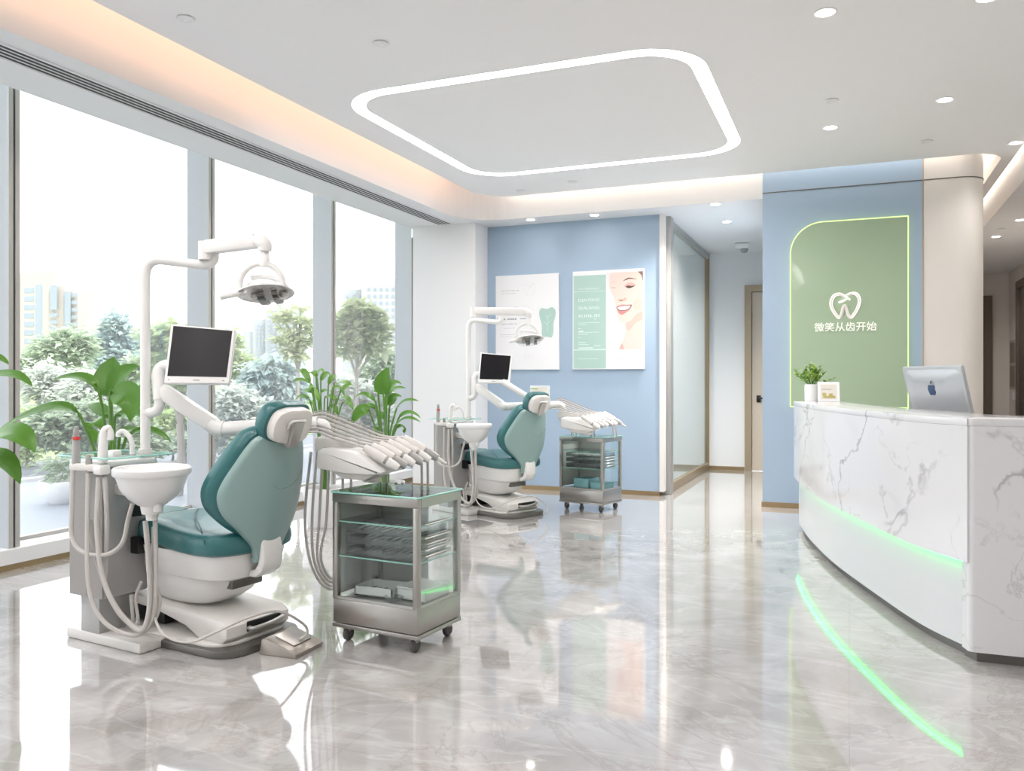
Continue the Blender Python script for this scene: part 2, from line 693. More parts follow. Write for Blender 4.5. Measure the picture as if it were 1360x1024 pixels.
# walls
wb = struct(MB().span(-4.0, -1.93, 9.05, 9.17, 0.05, ZS).build('wall_back', BLUE, smooth=False))
struct(MB().span(-4.0, -1.93, 9.04, 9.17, 0, 0.05).build('baseboard_back', GOLD, smooth=False))
struct(MB().span(-4.82, -4.0, 8.70, 9.17, 0, ZS).build('wall_corner_column', WHITE, smooth=False))
struct(MB().span(-4.83, -3.99, 8.69, 9.05, 0, 0.05).build('baseboard_corner', GOLD, smooth=False))
struct(MB().span(-5.42, -4.82, 9.52, 9.6, 0, ZU).build('wall_window_return', FINW, smooth=False))
struct(MB().span(-1.93, -1.885, 9.03, 9.18, 0.05, ZS).build('trim_1', CREAM, smooth=False))
struct(MB().span(-5.4, 1.2, 12.15, 12.27, 0.05, ZS).build('wall_hall', WHITE, smooth=False))
struct(MB().span(-5.4, -1.38, 12.135, 12.27, 0, 0.05).build('baseboard_hall', GOLD, smooth=False))
struct(MB().span(-5.5, -5.38, 9.6, 12.2, 0, ZS).build('wall_side_room', WHITE, smooth=False))
struct(MB().span(-5.6, 2.7, YB - 0.12, YB, 0, ZU).build('wall_rear', WHITE, smooth=False))
struct(MB().span(2.5, 2.62, YB, 16.2, 0, ZU).build('wall_right', CREAM, smooth=False))
struct(MB().span(1.1, 2.55, 16.1, 16.22, 0, ZU).build('wall_corridor_end', CREAM, smooth=False))

# pier with the sign: blue face and cream side with a rounded edge
struct(MB().span(-0.81, 0.645, 8.68, 12.15, 0.05, ZU).build('wall_reception', BLUE, smooth=False))
rc = 0.22
cr = [(0.645, 12.15), (0.645, 8.68)] + [(1.167 - rc + rc * math.sin(rad(a)), 8.68 + rc - rc * math.cos(rad(a))) for a in range(0, 91, 9)] + [(1.167, 16.1), (0.645, 16.1)]
struct(MB().prism(cr, 0.05, ZU).build('wall_reception_side', CREAM))
struct(MB().span(-0.82, 0.66, 8.672, 8.9, 0, 0.05).build('baseboard_reception', GOLD, smooth=False))
gp = [(-0.81, 8.678), (0.645, 8.678)] + [(1.167 - rc + (rc + .002) * math.sin(rad(a)), 8.68 + rc - (rc + .002) * math.cos(rad(a))) for a in range(0, 91, 9)] + [(1.169, 12)]
gm = MB()
for a, b in zip(gp[:-1], gp[1:]):
    gm.bar([(*a, 3.155), (*b, 3.155)], 0.006, 0.009, bev=0)
struct(gm.build('trim_2', DGREY, smooth=False))
struct(MB().span(0.641, 0.649, 8.674, 8.69, 0.05, ZU).build('trim_3', mat('tan_line', 'c9a98a', 0.5), smooth=False))

# air-conditioning slot in the window soffit
ac = empty('air_grille', (-4.37, 2.9, ZS))
tag(ac, 'long dark linear air-conditioning grille in the soffit above the windows', 'air grille')
MB().span(-0.085, 0.085, -5.9, 5.75, -0.004, 0.004).build('backing', DARKSLOT, ac, False)
g = MB()
for k in range(5):
    xx = -0.085 + 0.0425 * k
    g.span(xx - 0.005, xx + 0.005, -5.9, 5.75, -0.007, 0.0)
g.build('slats', WHITE, ac, False)
g = MB().span(-0.105, -0.088, -5.92, 5.77, -0.01, 0.004).span(0.088, 0.105, -5.92, 5.77, -0.01, 0.004)
g.span(-0.088, 0.088, 5.752, 5.77, -0.01, 0.004).build('frame', WHITE, ac, False)

# windows: bays between deep pale fins, low sill with a bronze foot
sill = struct(MB().span(-5.47, -5.16, YB, 9.5, 0.04, 0.14, 0.004).build('trim_sill', WHITE, smooth=False))
struct(MB().span(-5.47, -5.17, YB, 9.5, 0, 0.04).build('baseboard_window', GOLD, smooth=False))
fin_y = [3.93 + 1.86 * k for k in range(-4, 4)]
for i, y in enumerate(fin_y):
    yy = y if i < 7 else 9.42
    f = struct(MB().span(-5.44, -5.21, yy - 0.075, yy, 0.14, ZU).build('trim_fin', FINW, smooth=False))
    MB().span(-5.209, -5.195, yy - 0.078, yy - 0.045, 0.14, ZU).span(-5.209, -5.195, yy - 0.03, yy + 0.003, 0.14, ZU).build('frame', GREYFRAME, f, False)
    MB().span(-5.212, -5.204, yy - 0.045, yy - 0.03, 0.14, ZU).build('gasket', DARKSLOT, f, False)
    y0 = YB if i == 0 else prev_y
    wn = struct(MB().span(XW - 0.008, XW, y0, yy - 0.075, 0.14, ZU).build('window_%d' % (i + 1), GLASSW, smooth=False))
    MB().span(XW - 0.03, XW + 0.03, y0, yy - 0.075, 0.14, 0.165).build('frame', GREYFRAME, wn, False)
    prev_y = yy

# glass partition of the side room, in a metal frame
gpart = struct(MB().span(-1.905, -1.895, 9.35, 12.08, 0.10, 3.02).build('window_partition', GLASSP, smooth=False))
MB().span(-1.96, -1.84, 9.19, 9.35, 0, ZS, 0.004).build('post', ALU, gpart, False)
MB().span(-1.93, -1.87, 12.08, 12.15, 0, ZS, 0.004).build('post', GOLD, gpart, False)
MB().span(-1.93, -1.87, 9.35, 12.08, 3.02, ZS, 0.004).build('head_rail', ALU, gpart, False)
MB().span(-1.93, -1.87, 9.35, 12.08, 0.0, 0.10, 0.004).build('bottom_rail', GOLD, gpart, False)

# hall door
door = struct(MB().span(-1.27, -0.42, 12.10, 12.15, 0.006, 2.52).build('door_1', DOORM, smooth=False))
MB().span(-1.37, -1.275, 12.06, 12.15, 0, 2.62, 0.004).span(-0.42, -0.33, 12.06, 12.15, 0, 2.62, 0.004).span(-1.275, -0.42, 12.06, 12.15, 2.525, 2.62, 0.004).build('door_frame', mat('bronze_door_frame', 'a5957c', 0.4, 0.3), door, False)
hm = MB().box((-1.18, 12.085, 1.02), (0.06, 0.015, 0.10), 0.006).tube([(-1.18, 12.08, 1.03), (-1.18, 12.03, 1.03), (-1.02, 12.03, 1.03)], 0.012)
hm.build('handle', BLACK, door)

# corridor on the right: end door, side door, framed notice board
d2 = struct(MB().span(1.62, 2.12, 16.05, 16.10, 0, 2.6).build('door_2', mat('dark_door', '4b433b', 0.4), smooth=False))
MB().span(1.50, 1.62, 16.02, 16.1, 0, 2.72).span(2.12, 2.24, 16.02, 16.1, 0, 2.72).span(1.62, 2.12, 16.02, 16.1, 2.6, 2.72).build('door_frame', DARKDOOR, d2, False)
MB().tube([(1.72, 16.04, 1.0), (1.72, 15.98, 1.0), (1.86, 15.98, 1.0)], 0.012).build('handle', STEEL, d2)
d3 = struct(MB().span(2.47, 2.5, 14.1, 15.05, 0, 2.72).build('door_3', mat('dark_door_side', '57504a', 0.4), smooth=False))
MB().span(2.44, 2.5, 15.05, 15.18, 0, 2.84).span(2.44, 2.5, 13.97, 14.1, 0, 2.84).span(2.44, 2.5, 14.1, 15.05, 2.72, 2.84).build('door_frame', DARKDOOR, d3, False)
nb = empty('notice_board', (2.5, 15.56, 1.54))
tag(nb, 'grey framed board of small pictures on the corridor wall at far right', 'notice board')
MB().span(-0.04, 0, -0.27, 0.27, -0.40, 0.40, 0.004).build('frame', mat('grey_board', 'b9b3ab', 0.5), nb, False)
for (a, b) in ((0.03, 0.36), (-0.36, -0.02)):
    MB().span(-0.045, -0.035, -0.22, 0.22, a, b).build('picture', mat('mottled_print', '8d867e', 0.5), nb, False)
sw = empty('switch_panel', (2.5, 15.56, 1.04))
tag(sw, 'small pale switch plate under the framed board in the corridor', 'switch')
MB().span(-0.02, 0, -0.2, 0.2, -0.075, 0.075, 0.004).build('plate', PAPER, sw, False)
for s_ in (-0.1, 0.1):
    MB().span(-0.028, -0.018, s_ - 0.06, s_ + 0.06, -0.05, 0.05, 0.002).build('rocker', WHITE, sw, False)

# ---------------------------------------------------------------- ceiling lights
def ring_light(cx, cy, hx, hy, label):
    o = rrect(hx - .001, hy - .001, 0.42, 10, cx, cy)
    i = rrect(hx - 0.099, hy - 0.099, 0.33, 10, cx, cy)
    m = MB()
    n = len(o)
    zl = ZP + 0.035
    for k in range(n):
        k2 = (k + 1) % n
        m.face([(*o[k], zl), (*i[k], zl), (*i[k2], zl), (*o[k2], zl)])
    ob = m.build('ring_light', LEDW, smooth=False)
    tag(ob, label, 'ceiling light')
    return ob


ring_light(-2.18, 6.37, 1.32, 1.30, 'large glowing rounded rectangular light line set into the white ceiling')
ring_light(-2.18, 0.4, 1.32, 1.8, 'added rounded rectangular light line in the ceiling, out of view')  # extra light line added out of view to brighten the room


def downlight(x, y, z, label, watts=SPOT_W, group='round downlights in the ceiling', tilt=0.0):
    o = empty('downlight', (x, y, z))
    tag(o, label, 'downlight', group)
    MB().lathe([(0.045, -0.002), (0.058, -0.007), (0.064, -0.004), (0.065, 0.0)], seg=28).build('trim', WHITE, o)
    MB().lathe([(0.0, -0.0085), (0.043, -0.0085), (0.044, -0.004)], seg=24).build('lens', LAMPW, o)
    if watts:
        spot('lamp', o, (0, 0, -0.02), watts)
    return o


for (x, y, lab) in (
        (-0.125, 4.946, 'downlight nearest the camera, in the ceiling right of the light line'),
        (0.689, 5.083, 'downlight cut by the top edge of the picture, over the marble counter'),
        (0.647, 6.803, 'bright downlight in the ceiling above the near part of the counter'),
        (-0.141, 7.195, 'downlight in the ceiling in front of the green sign panel'),
        (1.33, 8.25, 'downlight at the right edge of the picture beside the cream rounded wall')):
    downlight(x, y, ZP, lab)
for (x, y, lab) in (
        (-1.287, 8.747, 'downlight in the low ceiling at the mouth of the hall'),
        (-1.305, 9.736, 'small second downlight inside the hall ceiling'),
        (1.80, 10.893, 'downlight in the right corridor, the nearer one'),
        (1.72, 12.017, 'downlight in the right corridor, the farther one')):
    downlight(x, y, ZS, lab, SPOT_W * (9.0 if x < 0 else 2.6))
downlight(-2.601, 8.80, ZS, 'downlight in the soffit above the smiling poster', 1.6)
downlight(-3.348, 8.78, ZS, 'downlight in the soffit above the white tooth poster', 1.6)
downlight(1.8, 14.4, ZS, 'downlight added deep in the right corridor to brighten it', SPOT_W * 2)  # extra lamp added to lift the dark corridor
for (x, y) in ((-2.7, 9.9), (-2.7, 11.3), (-4.2, 10.6)):
    l = downlight(x, y, ZS, 'downlight added in the room behind the glass partition to brighten it', SPOT_W * 5)  # extra lamps added to lighten what shows through the glass
for (x, y) in ((0.5, 2.5), (0.6, 0.2)):
    downlight(x, y, ZP, 'ceiling downlight behind the camera, %s' % ('near' if y > 1 else 'far'))

for (x, y, z, lab) in (
        (-3.49, 3.659, ZP, 'small white ceiling sprinkler plate at the upper left, near the peach cove'),
        (-2.644, 4.375, ZP, 'white ceiling sprinkler plate before the light line'),
        (-2.642, 8.132, ZP, 'small ceiling plate behind the light line, above the back wall'),
        (-3.278, 8.307, ZP, 'small ceiling plate in the back left corner by the cove'),
        (-0.118, 6.508, ZP, 'white ceiling sprinkler plate between the light line and the counter downlights'),
        (0.615, 7.91, ZP, 'small ceiling plate just before the blue sign wall'),
        (1.70, 11.45, ZS, 'flat ceiling plate between the two corridor downlights')):
    o = empty('sprinkler', (x, y, z))
    tag(o, lab, 'sprinkler', 'sprinkler plates on the ceiling')
    MB().lathe([(0.04, 0), (0.05, -0.004), (0.045, -0.010), (0.02, -0.012), (0.0, -0.012)], seg=24).build('plate', WHITE, o)
    MB().lathe([(0.016, -0.010), (0.014, -0.015), (0.0, -0.016)], seg=12).build('nozzle', CEIL, o)
o = empty('camera_dome', (-1.32, 11.34, ZS))
tag(o, 'small white security camera under the hall ceiling', 'camera')
MB().box((0, 0, -0.04), (0.17, 0.12, 0.07), 0.01).build('body', PLASTIC, o)
MB().lathe([(0.05, -0.075), (0.05, -0.10), (0.03, -0.125), (0, -0.13)], seg=20, c=(0.03, 0, 0)).build('dome', mat('dome_grey', '9a9a9c', 0.2), o)
# ---------------------------------------------------------------- dental chairs and their units
CLAMP = mat('grey_clamp', 'b4b1ae', 0.3, 0.4)


def pillow(mb, outline, layers, fn):
    """rings of an outline scaled about its centroid; layers: (scale, depth)"""
    n = len(outline)
    cx = sum(p[0] for p in outline) / n
    cy = sum(p[1] for p in outline) / n
    t = bmesh.new()
    rings = []
    for s_, d in layers:
        rings.append([t.verts.new(fn(cx + (x - cx) * s_, cy + (y - cy) * s_, d)) for x, y in outline])
    for A, B in zip(rings[:-1], rings[1:]):
        for k in range(n):
            t.faces.new((A[k], A[(k + 1) % n], B[(k + 1) % n], B[k]))
    t.faces.new(rings[0][::-1])
    t.faces.new(rings[-1])
    bmesh.ops.recalc_face_normals(t, faces=t.faces)
    return mb.add(t)


def closed(pts, n=6):
    """smooth closed outline through points"""
    P_ = [Vector((*p, 0)) for p in pts]
    N_ = len(P_)
    o = []
    for i in range(N_):
        p0, p1, p2, p3 = P_[i - 1], P_[i], P_[(i + 1) % N_], P_[(i + 2) % N_]
        for k in range(n):
            t = k / n
            v = 0.5 * ((2 * p1) + (p2 - p0) * t + (2 * p0 - 5 * p1 + 4 * p2 - p3) * t * t + (3 * p1 - p0 - 3 * p2 + p3) * t ** 3)
            o.append((v.x, v.y))
    return o


def mirror(half):
    return half + [(-x, y) for x, y in half[::-1] if abs(x) > 1e-6]


def dental_chair(loc, rz, label):
    root = empty('dental_chair', loc, rz)
    tag(root, label, 'dental chair')
    # base plate
    MB().prism(rrect(0.47, 0.26, 0.13, 8), 0, 0.038, 0.008).build('base_plate', DGREY, root)
    MB().prism(rrect(0.43, 0.235, 0.12, 8, 0.03), 0.036, 0.052, 0.005).build('base_cover', PLASTIC2, root)
    # sloping lift arm between plate and seat
    prof = [(-.37, .05), (-.40, .075), (-.40, .125), (-.36, .152), (.30, .215), (.36, .20), (.36, .17), (.08, .145), (-.12, .10), (-.22, .05)]
    M = Matrix(((1, 0, 0, 0), (0, 0, -1, 0), (0, 1, 0, 0), (0, 0, 0, 1)))
    MB().prism(prof, -0.20, 0.20, 0.016, M).build('lift_arm', PLASTIC2, root)
    MB().span(-0.408, -0.38, -0.15, 0.08, 0.082, 0.128, 0.006).build('lift_recess', BLACK, root)
    MB().tube(spline([(-0.40, -0.14, 0.11), (-0.43, -0.13, 0.112), (-0.435, -0.04, 0.10), (-0.43, 0.06, 0.098), (-0.40, 0.07, 0.10)], 4), 0.012).build('grab_bar', ALU, root)
    MB().span(0.1, 0.5, -0.16, 0.14, 0.06, 0.15, 0.01).build('pump_housing', BLACK, root)
    # pedestal
    MB().loft([(.185, -.01, 0, .14, .12), (.195, -.01, 0, .19, .15), (.23, -.01, 0, .245, .175), (.29, -.015, 0, .285, .19), (.36, -.02, 0, .31, .2), (.40, -.02, 0, .31, .2)], pw=3.2).build('pedestal', PLASTIC, root)
    MB().span(-0.318, -0.27, -0.10, 0.09, 0.27, 0.315, 0.006).build('vent_plate', DGREY, root)
    # seat pan
    MB().loft([(.315, -.13, 0, .20, .17), (.335, -.115, 0, .27, .21), (.38, -.10, 0, .30, .228), (.43, -.09, 0, .325, .236), (.462, -.085, 0, .33, .238)], pw=4).build('seat_pan', PLASTIC, root)
    MB().loft([(.44, .40, 0, .31, .13), (.47, .40, 0, .32, .16), (.52, .40, 0, .32, .165)], pw=5).build('leg_rest_pan', PLASTIC2, root)

    def zs(x):
        return 0.015 * max(0, min(1, (x + .3) / .35)) ** 2 * 2.2
    so_ = closed([(-.445, 0), (-.43, .15), (-.36, .245), (-.2, .262), (.0, .255), (.15, .225), (.24, .18), (.27, 0), (.24, -.18), (.15, -.225), (0, -.255), (-.2, -.262), (-.36, -.245), (-.43, -.15)], 4)
    lay = [(.80, .452), (.94, .452), (.985, .462), (1.0, .485), (.995, .515), (.965, .54), (.90, .552), (.6, .55), (.25, .545)]
    MB_ = MB()
    pillow(MB_, so_, lay, lambda x, y, d: (x, y, d + zs(x)))
    st = MB_.build('seat', TEAL, root)
    sm = MB().tube(spline([(-.33, .262, .52), (-.25, .21, .558), (-.15, .14, .57), (-.02, .05, .578), (.1, -.05, .587), (.2, -.15, .583)], 5), 0.0035, 6)
    sm.build('seam', mat('teal_seam', '1f5558', 0.5), st)
    lo = closed([(.22, 0), (.26, .15), (.45, .17), (.62, .165), (.72, .12), (.74, 0), (.72, -.12), (.62, -.165), (.45, -.17), (.26, -.15)], 4)
    MB_ = MB()
    pillow(MB_, lo, [(.8, .50), (.95, .50), (1, .53), (1, .56), (.93, .585), (.6, .59)], lambda x, y, d: (x, y, d - 0.02 * max(0, x - .3)))
    MB_.build('leg_rest', TEAL, root)
    # backrest: local frame at the pivot, leaning back
    lean = rad(10.5)
    px_, pz_ = -0.45, 0.435

    def bk(w_, h_, d):
        d2 = d + 1.45 * w_ * w_
        return (px_ - h_ * math.sin(lean) + d2 * math.cos(lean), w_, pz_ + h_ * math.cos(lean) + d2 * math.sin(lean))
    half = [(0, .615), (.09, .612), (.148, .588), (.188, .535), (.226, .455), (.262, .365), (.276, .285), (.253, .205), (.178, .13), (.09, .085), (0, .075)]
    MB_ = MB()
    pillow(MB_, closed(mirror(half), 4), [(.15, .014), (.4, .014), (.7, .014), (.95, .014), (1.0, .03), (1.01, .055), (.985, .085), (.9, .105), (.6, .115), (.25, .11)], bk)
    MB_.build('backrest', TEAL, root)
    half = [(0, .59), (.085, .587), (.138, .566), (.174, .515), (.208, .44), (.242, .355), (.254, .28), (.227, .20), (.155, .12), (.095, .05), (.076, -.0), (.072, -.03), (0, -.032)]
    MB_ = MB()
    pillow(MB_, closed(mirror(half), 4), [(.12, -.02), (.3, -.02), (.5, -.02), (.7, -.0195), (.93, -.018), (.975, -.016), (1.0, -.004), (1.0, .012), (.9, .01), (.6, .01), (.3, .01)], bk)
    bs = MB_.build('back_shell', SHELL, root)
    cr_ = [bk(w_, h_, -.0185) for w_, h_ in ((.0, .325), (-.06, .325), (-.13, .345), (-.2, .385))]
    MB().tube(spline([bk(0.04, .345, -.0185)] + cr_, 4), 0.0022, 6).build('seam', mat('sage_seam', '6f918e', 0.5), bs)
    # bracket joining back and seat
    sp = [(-.478, .53), (-.492, .47), (-.494, .41), (-.477, .365), (-.43, .335), (-.39, .335), (-.395, .365), (-.43, .375), (-.448, .40), (-.455, .44), (-.455, .53)]
    MB().prism(sp, -.062, .062, .012, M).build('back_bracket', PLASTIC, root)
    # headrest
    hl = rad(20)
    hx_, hz_ = -0.59, 1.0

    def hd(w_, h_, d):
        d2 = d + 1.1 * w_ * w_
        return (hx_ - h_ * math.sin(hl) + d2 * math.cos(hl), w_, hz_ + h_ * math.cos(hl) + d2 * math.sin(hl))
    half = [(0, .155), (.07, .152), (.12, .13), (.142, .08), (.14, .02), (.115, -.022), (.06, -.038), (0, -.04)]
    MB_ = MB()
    pillow(MB_, closed(mirror(half), 4), [(.7, .012), (.96, .012), (1.0, .025), (1.0, .055), (.93, .078), (.6, .085)], hd)
    hr = MB_.build('headrest', TEAL, root)
    MB_ = MB()
    half = [(0, .14), (.06, .137), (.105, .115), (.123, .07), (.12, .02), (.1, -.015), (.05, -.028), (0, -.03)]
    pillow(MB_, closed(mirror(half), 4), [(.86, -.028), (.95, -.024), (1.0, -.008), (1.0, .015), (.9, .015)], hd)
    MB_.build('headrest_shell', PLASTIC2, hr)
    MB().bar([hd(0, .085, -.036), hd(0, -.035, -.034), bk(0, .555, -.026)], 0.062, 0.02, up=(1, 0, 0.3), bev=0.004).build('headrest_clamp', CLAMP, hr)
    MB().bar([hd(0, -.03, -.012), bk(0, .56, -.008)], 0.045, 0.014, up=(1, 0, 0.3), bev=0.003).build('headrest_stem', STEEL, root)
    MB().tube(spline([hd(.05, .05, -.03), hd(.05, .09, -.045), hd(-.03, .092, -.045)], 4), 0.006, 8).build('headrest_lever', PLASTIC2, hr)
    return root


C1, R1 = Vector((-3.0, 3.25, 0)), rad(173)
C2, R2 = Vector((-3.18, 7.38, 0)), rad(156)
dental_chair(C1, R1, 'teal dental chair nearest the camera, seen from behind beside the white spittoon')
dental_chair(C2, R2, 'teal dental chair farther back, in front of the blue wall and white column')


def dental_unit(loc, rz, label, tv, second=False):
    root = empty('dental_unit', loc, rz)
    tag(root, label, 'dental unit')
    M1i = mtx(C1, R1).inverted()
    Mi = mtx(loc, rz).inverted()

    def L(px, py, d):                    # point of the unit (local)
        return M1i @ at(px, py, d)

    R3 = Mi.to_3x3()

    def T(px, py, d):                    # point of the tray: may stand further along
        return L(px, py, d) + tvl
    tvl = R3 @ Vector(tv) if second else Vector((0, 0, 0))
    # --- cabinet
    MB().span(-.03, .52, .235, .375, .0, .05, .01).build('foot_plate', PLASTIC2, root)
    MB().span(.27, .41, .20, .37, .045, .24, .004).build('foot_column', UNITGREY, root)
    cab = MB().span(.205, .445, .15, .40, .225, .855, .012).build('cabinet', UNITGREY, root)
    MB().span(.2, .45, .396, .402, .23, .85).span(.318, .322, .398, .404, .235, .845).build('panel_seam', HOSED, cab)
    MB().prism(rrect(.15, .15, .05, 6, .315, .265), .853, .878, .006).build('top_cover', PLASTIC, root)
    MB().prism(rrect(.20, .18, .03, 6, .30, .26), .893, .902).build('glass_shelf', GLASSC, root, False)
    e = rrect(.20, .18, .03, 6, .30, .26)
    MB().tube([(x, y, .8975) for x, y in e + e[:1]], .0045, 6).build('glass_edge', GEDGE, root)
    MB().span(.17, .21, .18, .26, .60, .66, .006).build('coupling', BLACK, root)
    MB().span(.15, .21, .17, .25, .42, .50, .006).build('coupling', BLACK, root)
    # --- holder bar with suction pieces
    MB().bar([L(96, 619, 3.9), L(139, 622, 3.86)], .05, .035, bev=.008).build('holder_bar', PLASTIC2, root)
    MB().tube([L(101, 617, 3.89), L(101, 600, 3.89), L(101, 585, 3.89), L(101, 578, 3.89)], [.020, .019, .016, .016], 12).build('suction_tip', UNITGREY, root)
    MB().tube([L(101.5, 584, 3.885), L(101.5, 580, 3.885)], .0172, 12).build('red_band', RED, root)
    MB().tube([L(101, 578, 3.89), L(101, 570, 3.89), L(101, 567, 3.89)], [.014, .012, .006], 12).build('suction_nozzle', HOSED, root)
    MB().tube([L(118, 628, 3.87), L(118, 606, 3.87), L(119, 604, 3.87)], [.017, .014, .008], 12).build('suction_tip', HOSED, root)
    MB().box(L(135, 624, 3.85), (.058, .058, .045), .012).build('holder_cup', PLASTIC, root)
    MB().tube(spline([L(136, 614, 3.86), L(137, 590, 3.86), L(138, 578, 3.86), L(141, 571, 3.86), L(145, 571, 3.86), L(147, 578, 3.86), L(146, 584, 3.86)], 5), [.022] * 6 + [.02] * 14 + [.015] * 11, 14).build('syringe', PLASTIC, root)
    MB().tube(spline([L(176, 603, 4.02), L(175, 588, 4.02), L(171, 579, 4.02), L(164, 573, 4.02), L(158, 575, 4.02), L(157, 580, 4.02)], 5), .012, 12).build('cup_filler', PLASTIC, root)
    MB().box(L(152, 603, 4.05), (.05, .05, .04), .01).build('filter_cap', PLASTIC, root)
    # --- hoses on the front of the cabinet
    for nm, pts, r_ in (
            ('h', [(97, 618, 3.885), (95, 680, 3.87), (96, 715, 3.86), (110, 733, 3.84), (140, 737, 3.82), (162, 722, 3.82), (170, 690, 3.82), (176, 668, 3.8)], .0105),
            ('h', [(117, 626, 3.865), (116, 700, 3.84), (117, 770, 3.81), (127, 810, 3.79), (150, 835, 3.78), (182, 843, 3.78), (202, 822, 3.78), (207, 770, 3.78), (206, 688, 3.78)], .0105),
            ('h', [(131, 634, 3.85), (129, 700, 3.83), (135, 760, 3.81), (150, 800, 3.79), (172, 828, 3.78), (190, 836, 3.77), (199, 800, 3.77), (197, 740, 3.77), (193, 692, 3.77)], .012),
            ('h', [(139, 634, 3.85), (142, 690, 3.85), (141, 740, 3.85), (138, 775, 3.83)], .011),
            ('h', [(120, 690, 3.86), (126, 735, 3.86), (140, 780, 3.83), (158, 815, 3.82), (180, 832, 3.8), (201, 830, 3.8), (212, 800, 3.8), (204, 760, 3.8), (204, 700, 3.8)], .009),
            ('h', [(174, 790, 3.92), (176, 815, 3.9), (178, 834, 3.9)], .008),
            ('h', [(188, 772, 3.95), (180, 795, 3.93), (183, 822, 3.9), (178, 834, 3.88)], .008)):
        MB().tube(spline([L(*p) for p in pts], 7), r_, 9).build('hose', HOSE, root)
    # cable across the chair base
    MB().tube(spline([L(*p) for p in ((200, 800, 3.85), (215, 840, 3.72), (250, 853, 3.66), (290, 838, 3.6), (330, 820, 3.64), (370, 812, 3.74), (402, 828, 3.86), (408, 841, 3.88), (398, 850, 3.86))], 7), .006, 8).build('cable', HOSE, root)
    # --- spittoon
    b = L(202, 622, 3.77)
    prof = [(0, -.172), (.035, -.172), (.06, -.165), (.10, -.135), (.135, -.09), (.150, -.045), (.155, -.032), (.163, -.03), (.168, -.022), (.168, .0), (.160, .008), (.150, .005), (.140, -.02), (.115, -.06), (.06, -.09), (.02, -.095), (0, -.096)]
    bw = MB().lathe(prof, b, 44).build('spittoon_bowl', POT, root)
    MB().tube([b + Vector((0, 0, -.15)), b + Vector((0, 0, -.205)), b + Vector((0, 0, -.207)), b + Vector((0, 0, -.235))], [.055, .045, .028, .026], 18).build('drain', PLASTIC, bw)
    MB().tube([b + Vector((-.05, .01, -.15)), b + Vector((-.05, .01, -.19))], [.022, .02], 12).build('drain', PLASTIC, bw)
    MB().bar([(.24, .30, .74), b + Vector((.03, 0, -.115))], .06, .05, bev=.012).build('spittoon_arm', PLASTIC2, root)
    # --- pole with lamp
    D_ = 4.1
    ppts = [L(193, 604, D_), L(193, 372, D_)] + spline([L(193, 366, D_), L(195, 356, D_), L(201, 348, D_), L(211, 345, D_)], 4) + [L(262, 351, D_)] + spline([L(271, 352, D_), L(279, 350, D_), L(284, 344, D_), L(284.5, 336, D_)], 4) + [L(284.5, 330, D_)]
    MB().tube(ppts, .0235, 16).build('pole', PLASTIC, root)
    MB().tube([L(193, 607, D_), L(193, 596, D_)], .032, 16).build('pole_collar', PLASTIC2, root)
    if not second:
        a0, a1, D2, lc = L(273, 329, 4.08), L(342, 320, 3.98), 3.97, (352, 0)
        lx, ly = 0, 0
    else:
        a0 = Mi @ at(629, 413, 7.65)
        a1 = Mi @ at(696, 414, 7.6)
    lamp_arm = MB().bar([a0, a1], .062, .068, bev=.012).build('lamp_arm', PLASTIC, root)
    MB().tube([a0 + Vector((0, 0, -.06)), a0 + Vector((0, 0, .03))], .034, 16).build('lamp_joint', PLASTIC, root)
    dirv = (a1 - a0)
    dirv.z = 0
    dirv.normalize()
    e1 = a1 + dirv * .04
    MB().tube(spline([a1 - dirv * .005, a1 + dirv * .02 + Vector((0, 0, -.005)), e1 + Vector((0, 0, -.025)), e1 + Vector((0, 0, -.05))], 4), [.036] * 9 + [.033] * 4, 16).build('lamp_elbow', PLASTIC, root)
    MB().tube([e1 + Vector((0, 0, -.04)), e1 + Vector((0, 0, -.075)), e1 + Vector((0, 0, -.08)), e1 + Vector((0, 0, -.125))], [.02, .02, .024, .024], 14).build('lamp_stem', PLASTIC, root)
    # lamp head: yoke ring, dish, clear cover, dark reflectors, handle
    tc = R3 @ Vector((-FW[0], -FW[1], 0)) if second else (M1i.to_3x3() @ Vector((-FW[0], -FW[1], 0)))
    rt = R3 @ Vector((RT[0], RT[1], 0)) if second else (M1i.to_3x3() @ Vector((RT[0], RT[1], 0)))
    up = Vector((0, 0, 1))
    lcen = e1 + Vector((0, 0, -.218)) + rt * .005
    yk = [lcen + rt * (math.cos(rad(a)) * .105 - .02) + up * (math.sin(rad(a)) * .108 - .0) for a in range(205, -12, -9)]
    hd_ = MB().tube(yk, [.012] + [.0145] * (len(yk) - 2) + [.011], 10).build('lamp_yoke', PLASTIC, root)
    n_up = (up * 1.0 - tc * .36 + rt * -.10).normalized()
    xx = (rt - n_up * rt.dot(n_up)).normalized()
    yy = n_up.cross(xx)
    ML = Matrix((xx, yy, n_up)).transposed().to_4x4()
    ML.translation = lcen + up * (-.022)
    hm_ = MB().lathe([(.0, .018), (.06, .016), (.105, .004), (.134, -.012), (.136, -.018), (.128, -.016), (.10, -.004), (.05, .006), (0, .008)], seg=40, sy=.72)
    head = hm_.build('lamp_dish', PLASTIC, root, M=ML)
    MB().lathe([(.118, -.014), (.115, -.035), (.095, -.058), (.05, -.07), (0, -.072)], seg=32, sy=.7).build('lens_cover', GLASSL, head, M=ML)
    for xo, wd in ((-.012, .034), (.055, .026)):
        q = MB()
        for k in range(7):
            a, b_ = -0.075 + .15 * k / 7, -0.075 + .15 * (k + 1) / 7
            q.span(xo - wd * .5, xo + wd * .5, a, b_, -.062 + 6 * ((a + b_) / 2) ** 2, -.052 + 6 * ((a + b_) / 2) ** 2)
        q.build('reflector', DGREY, head, M=ML)
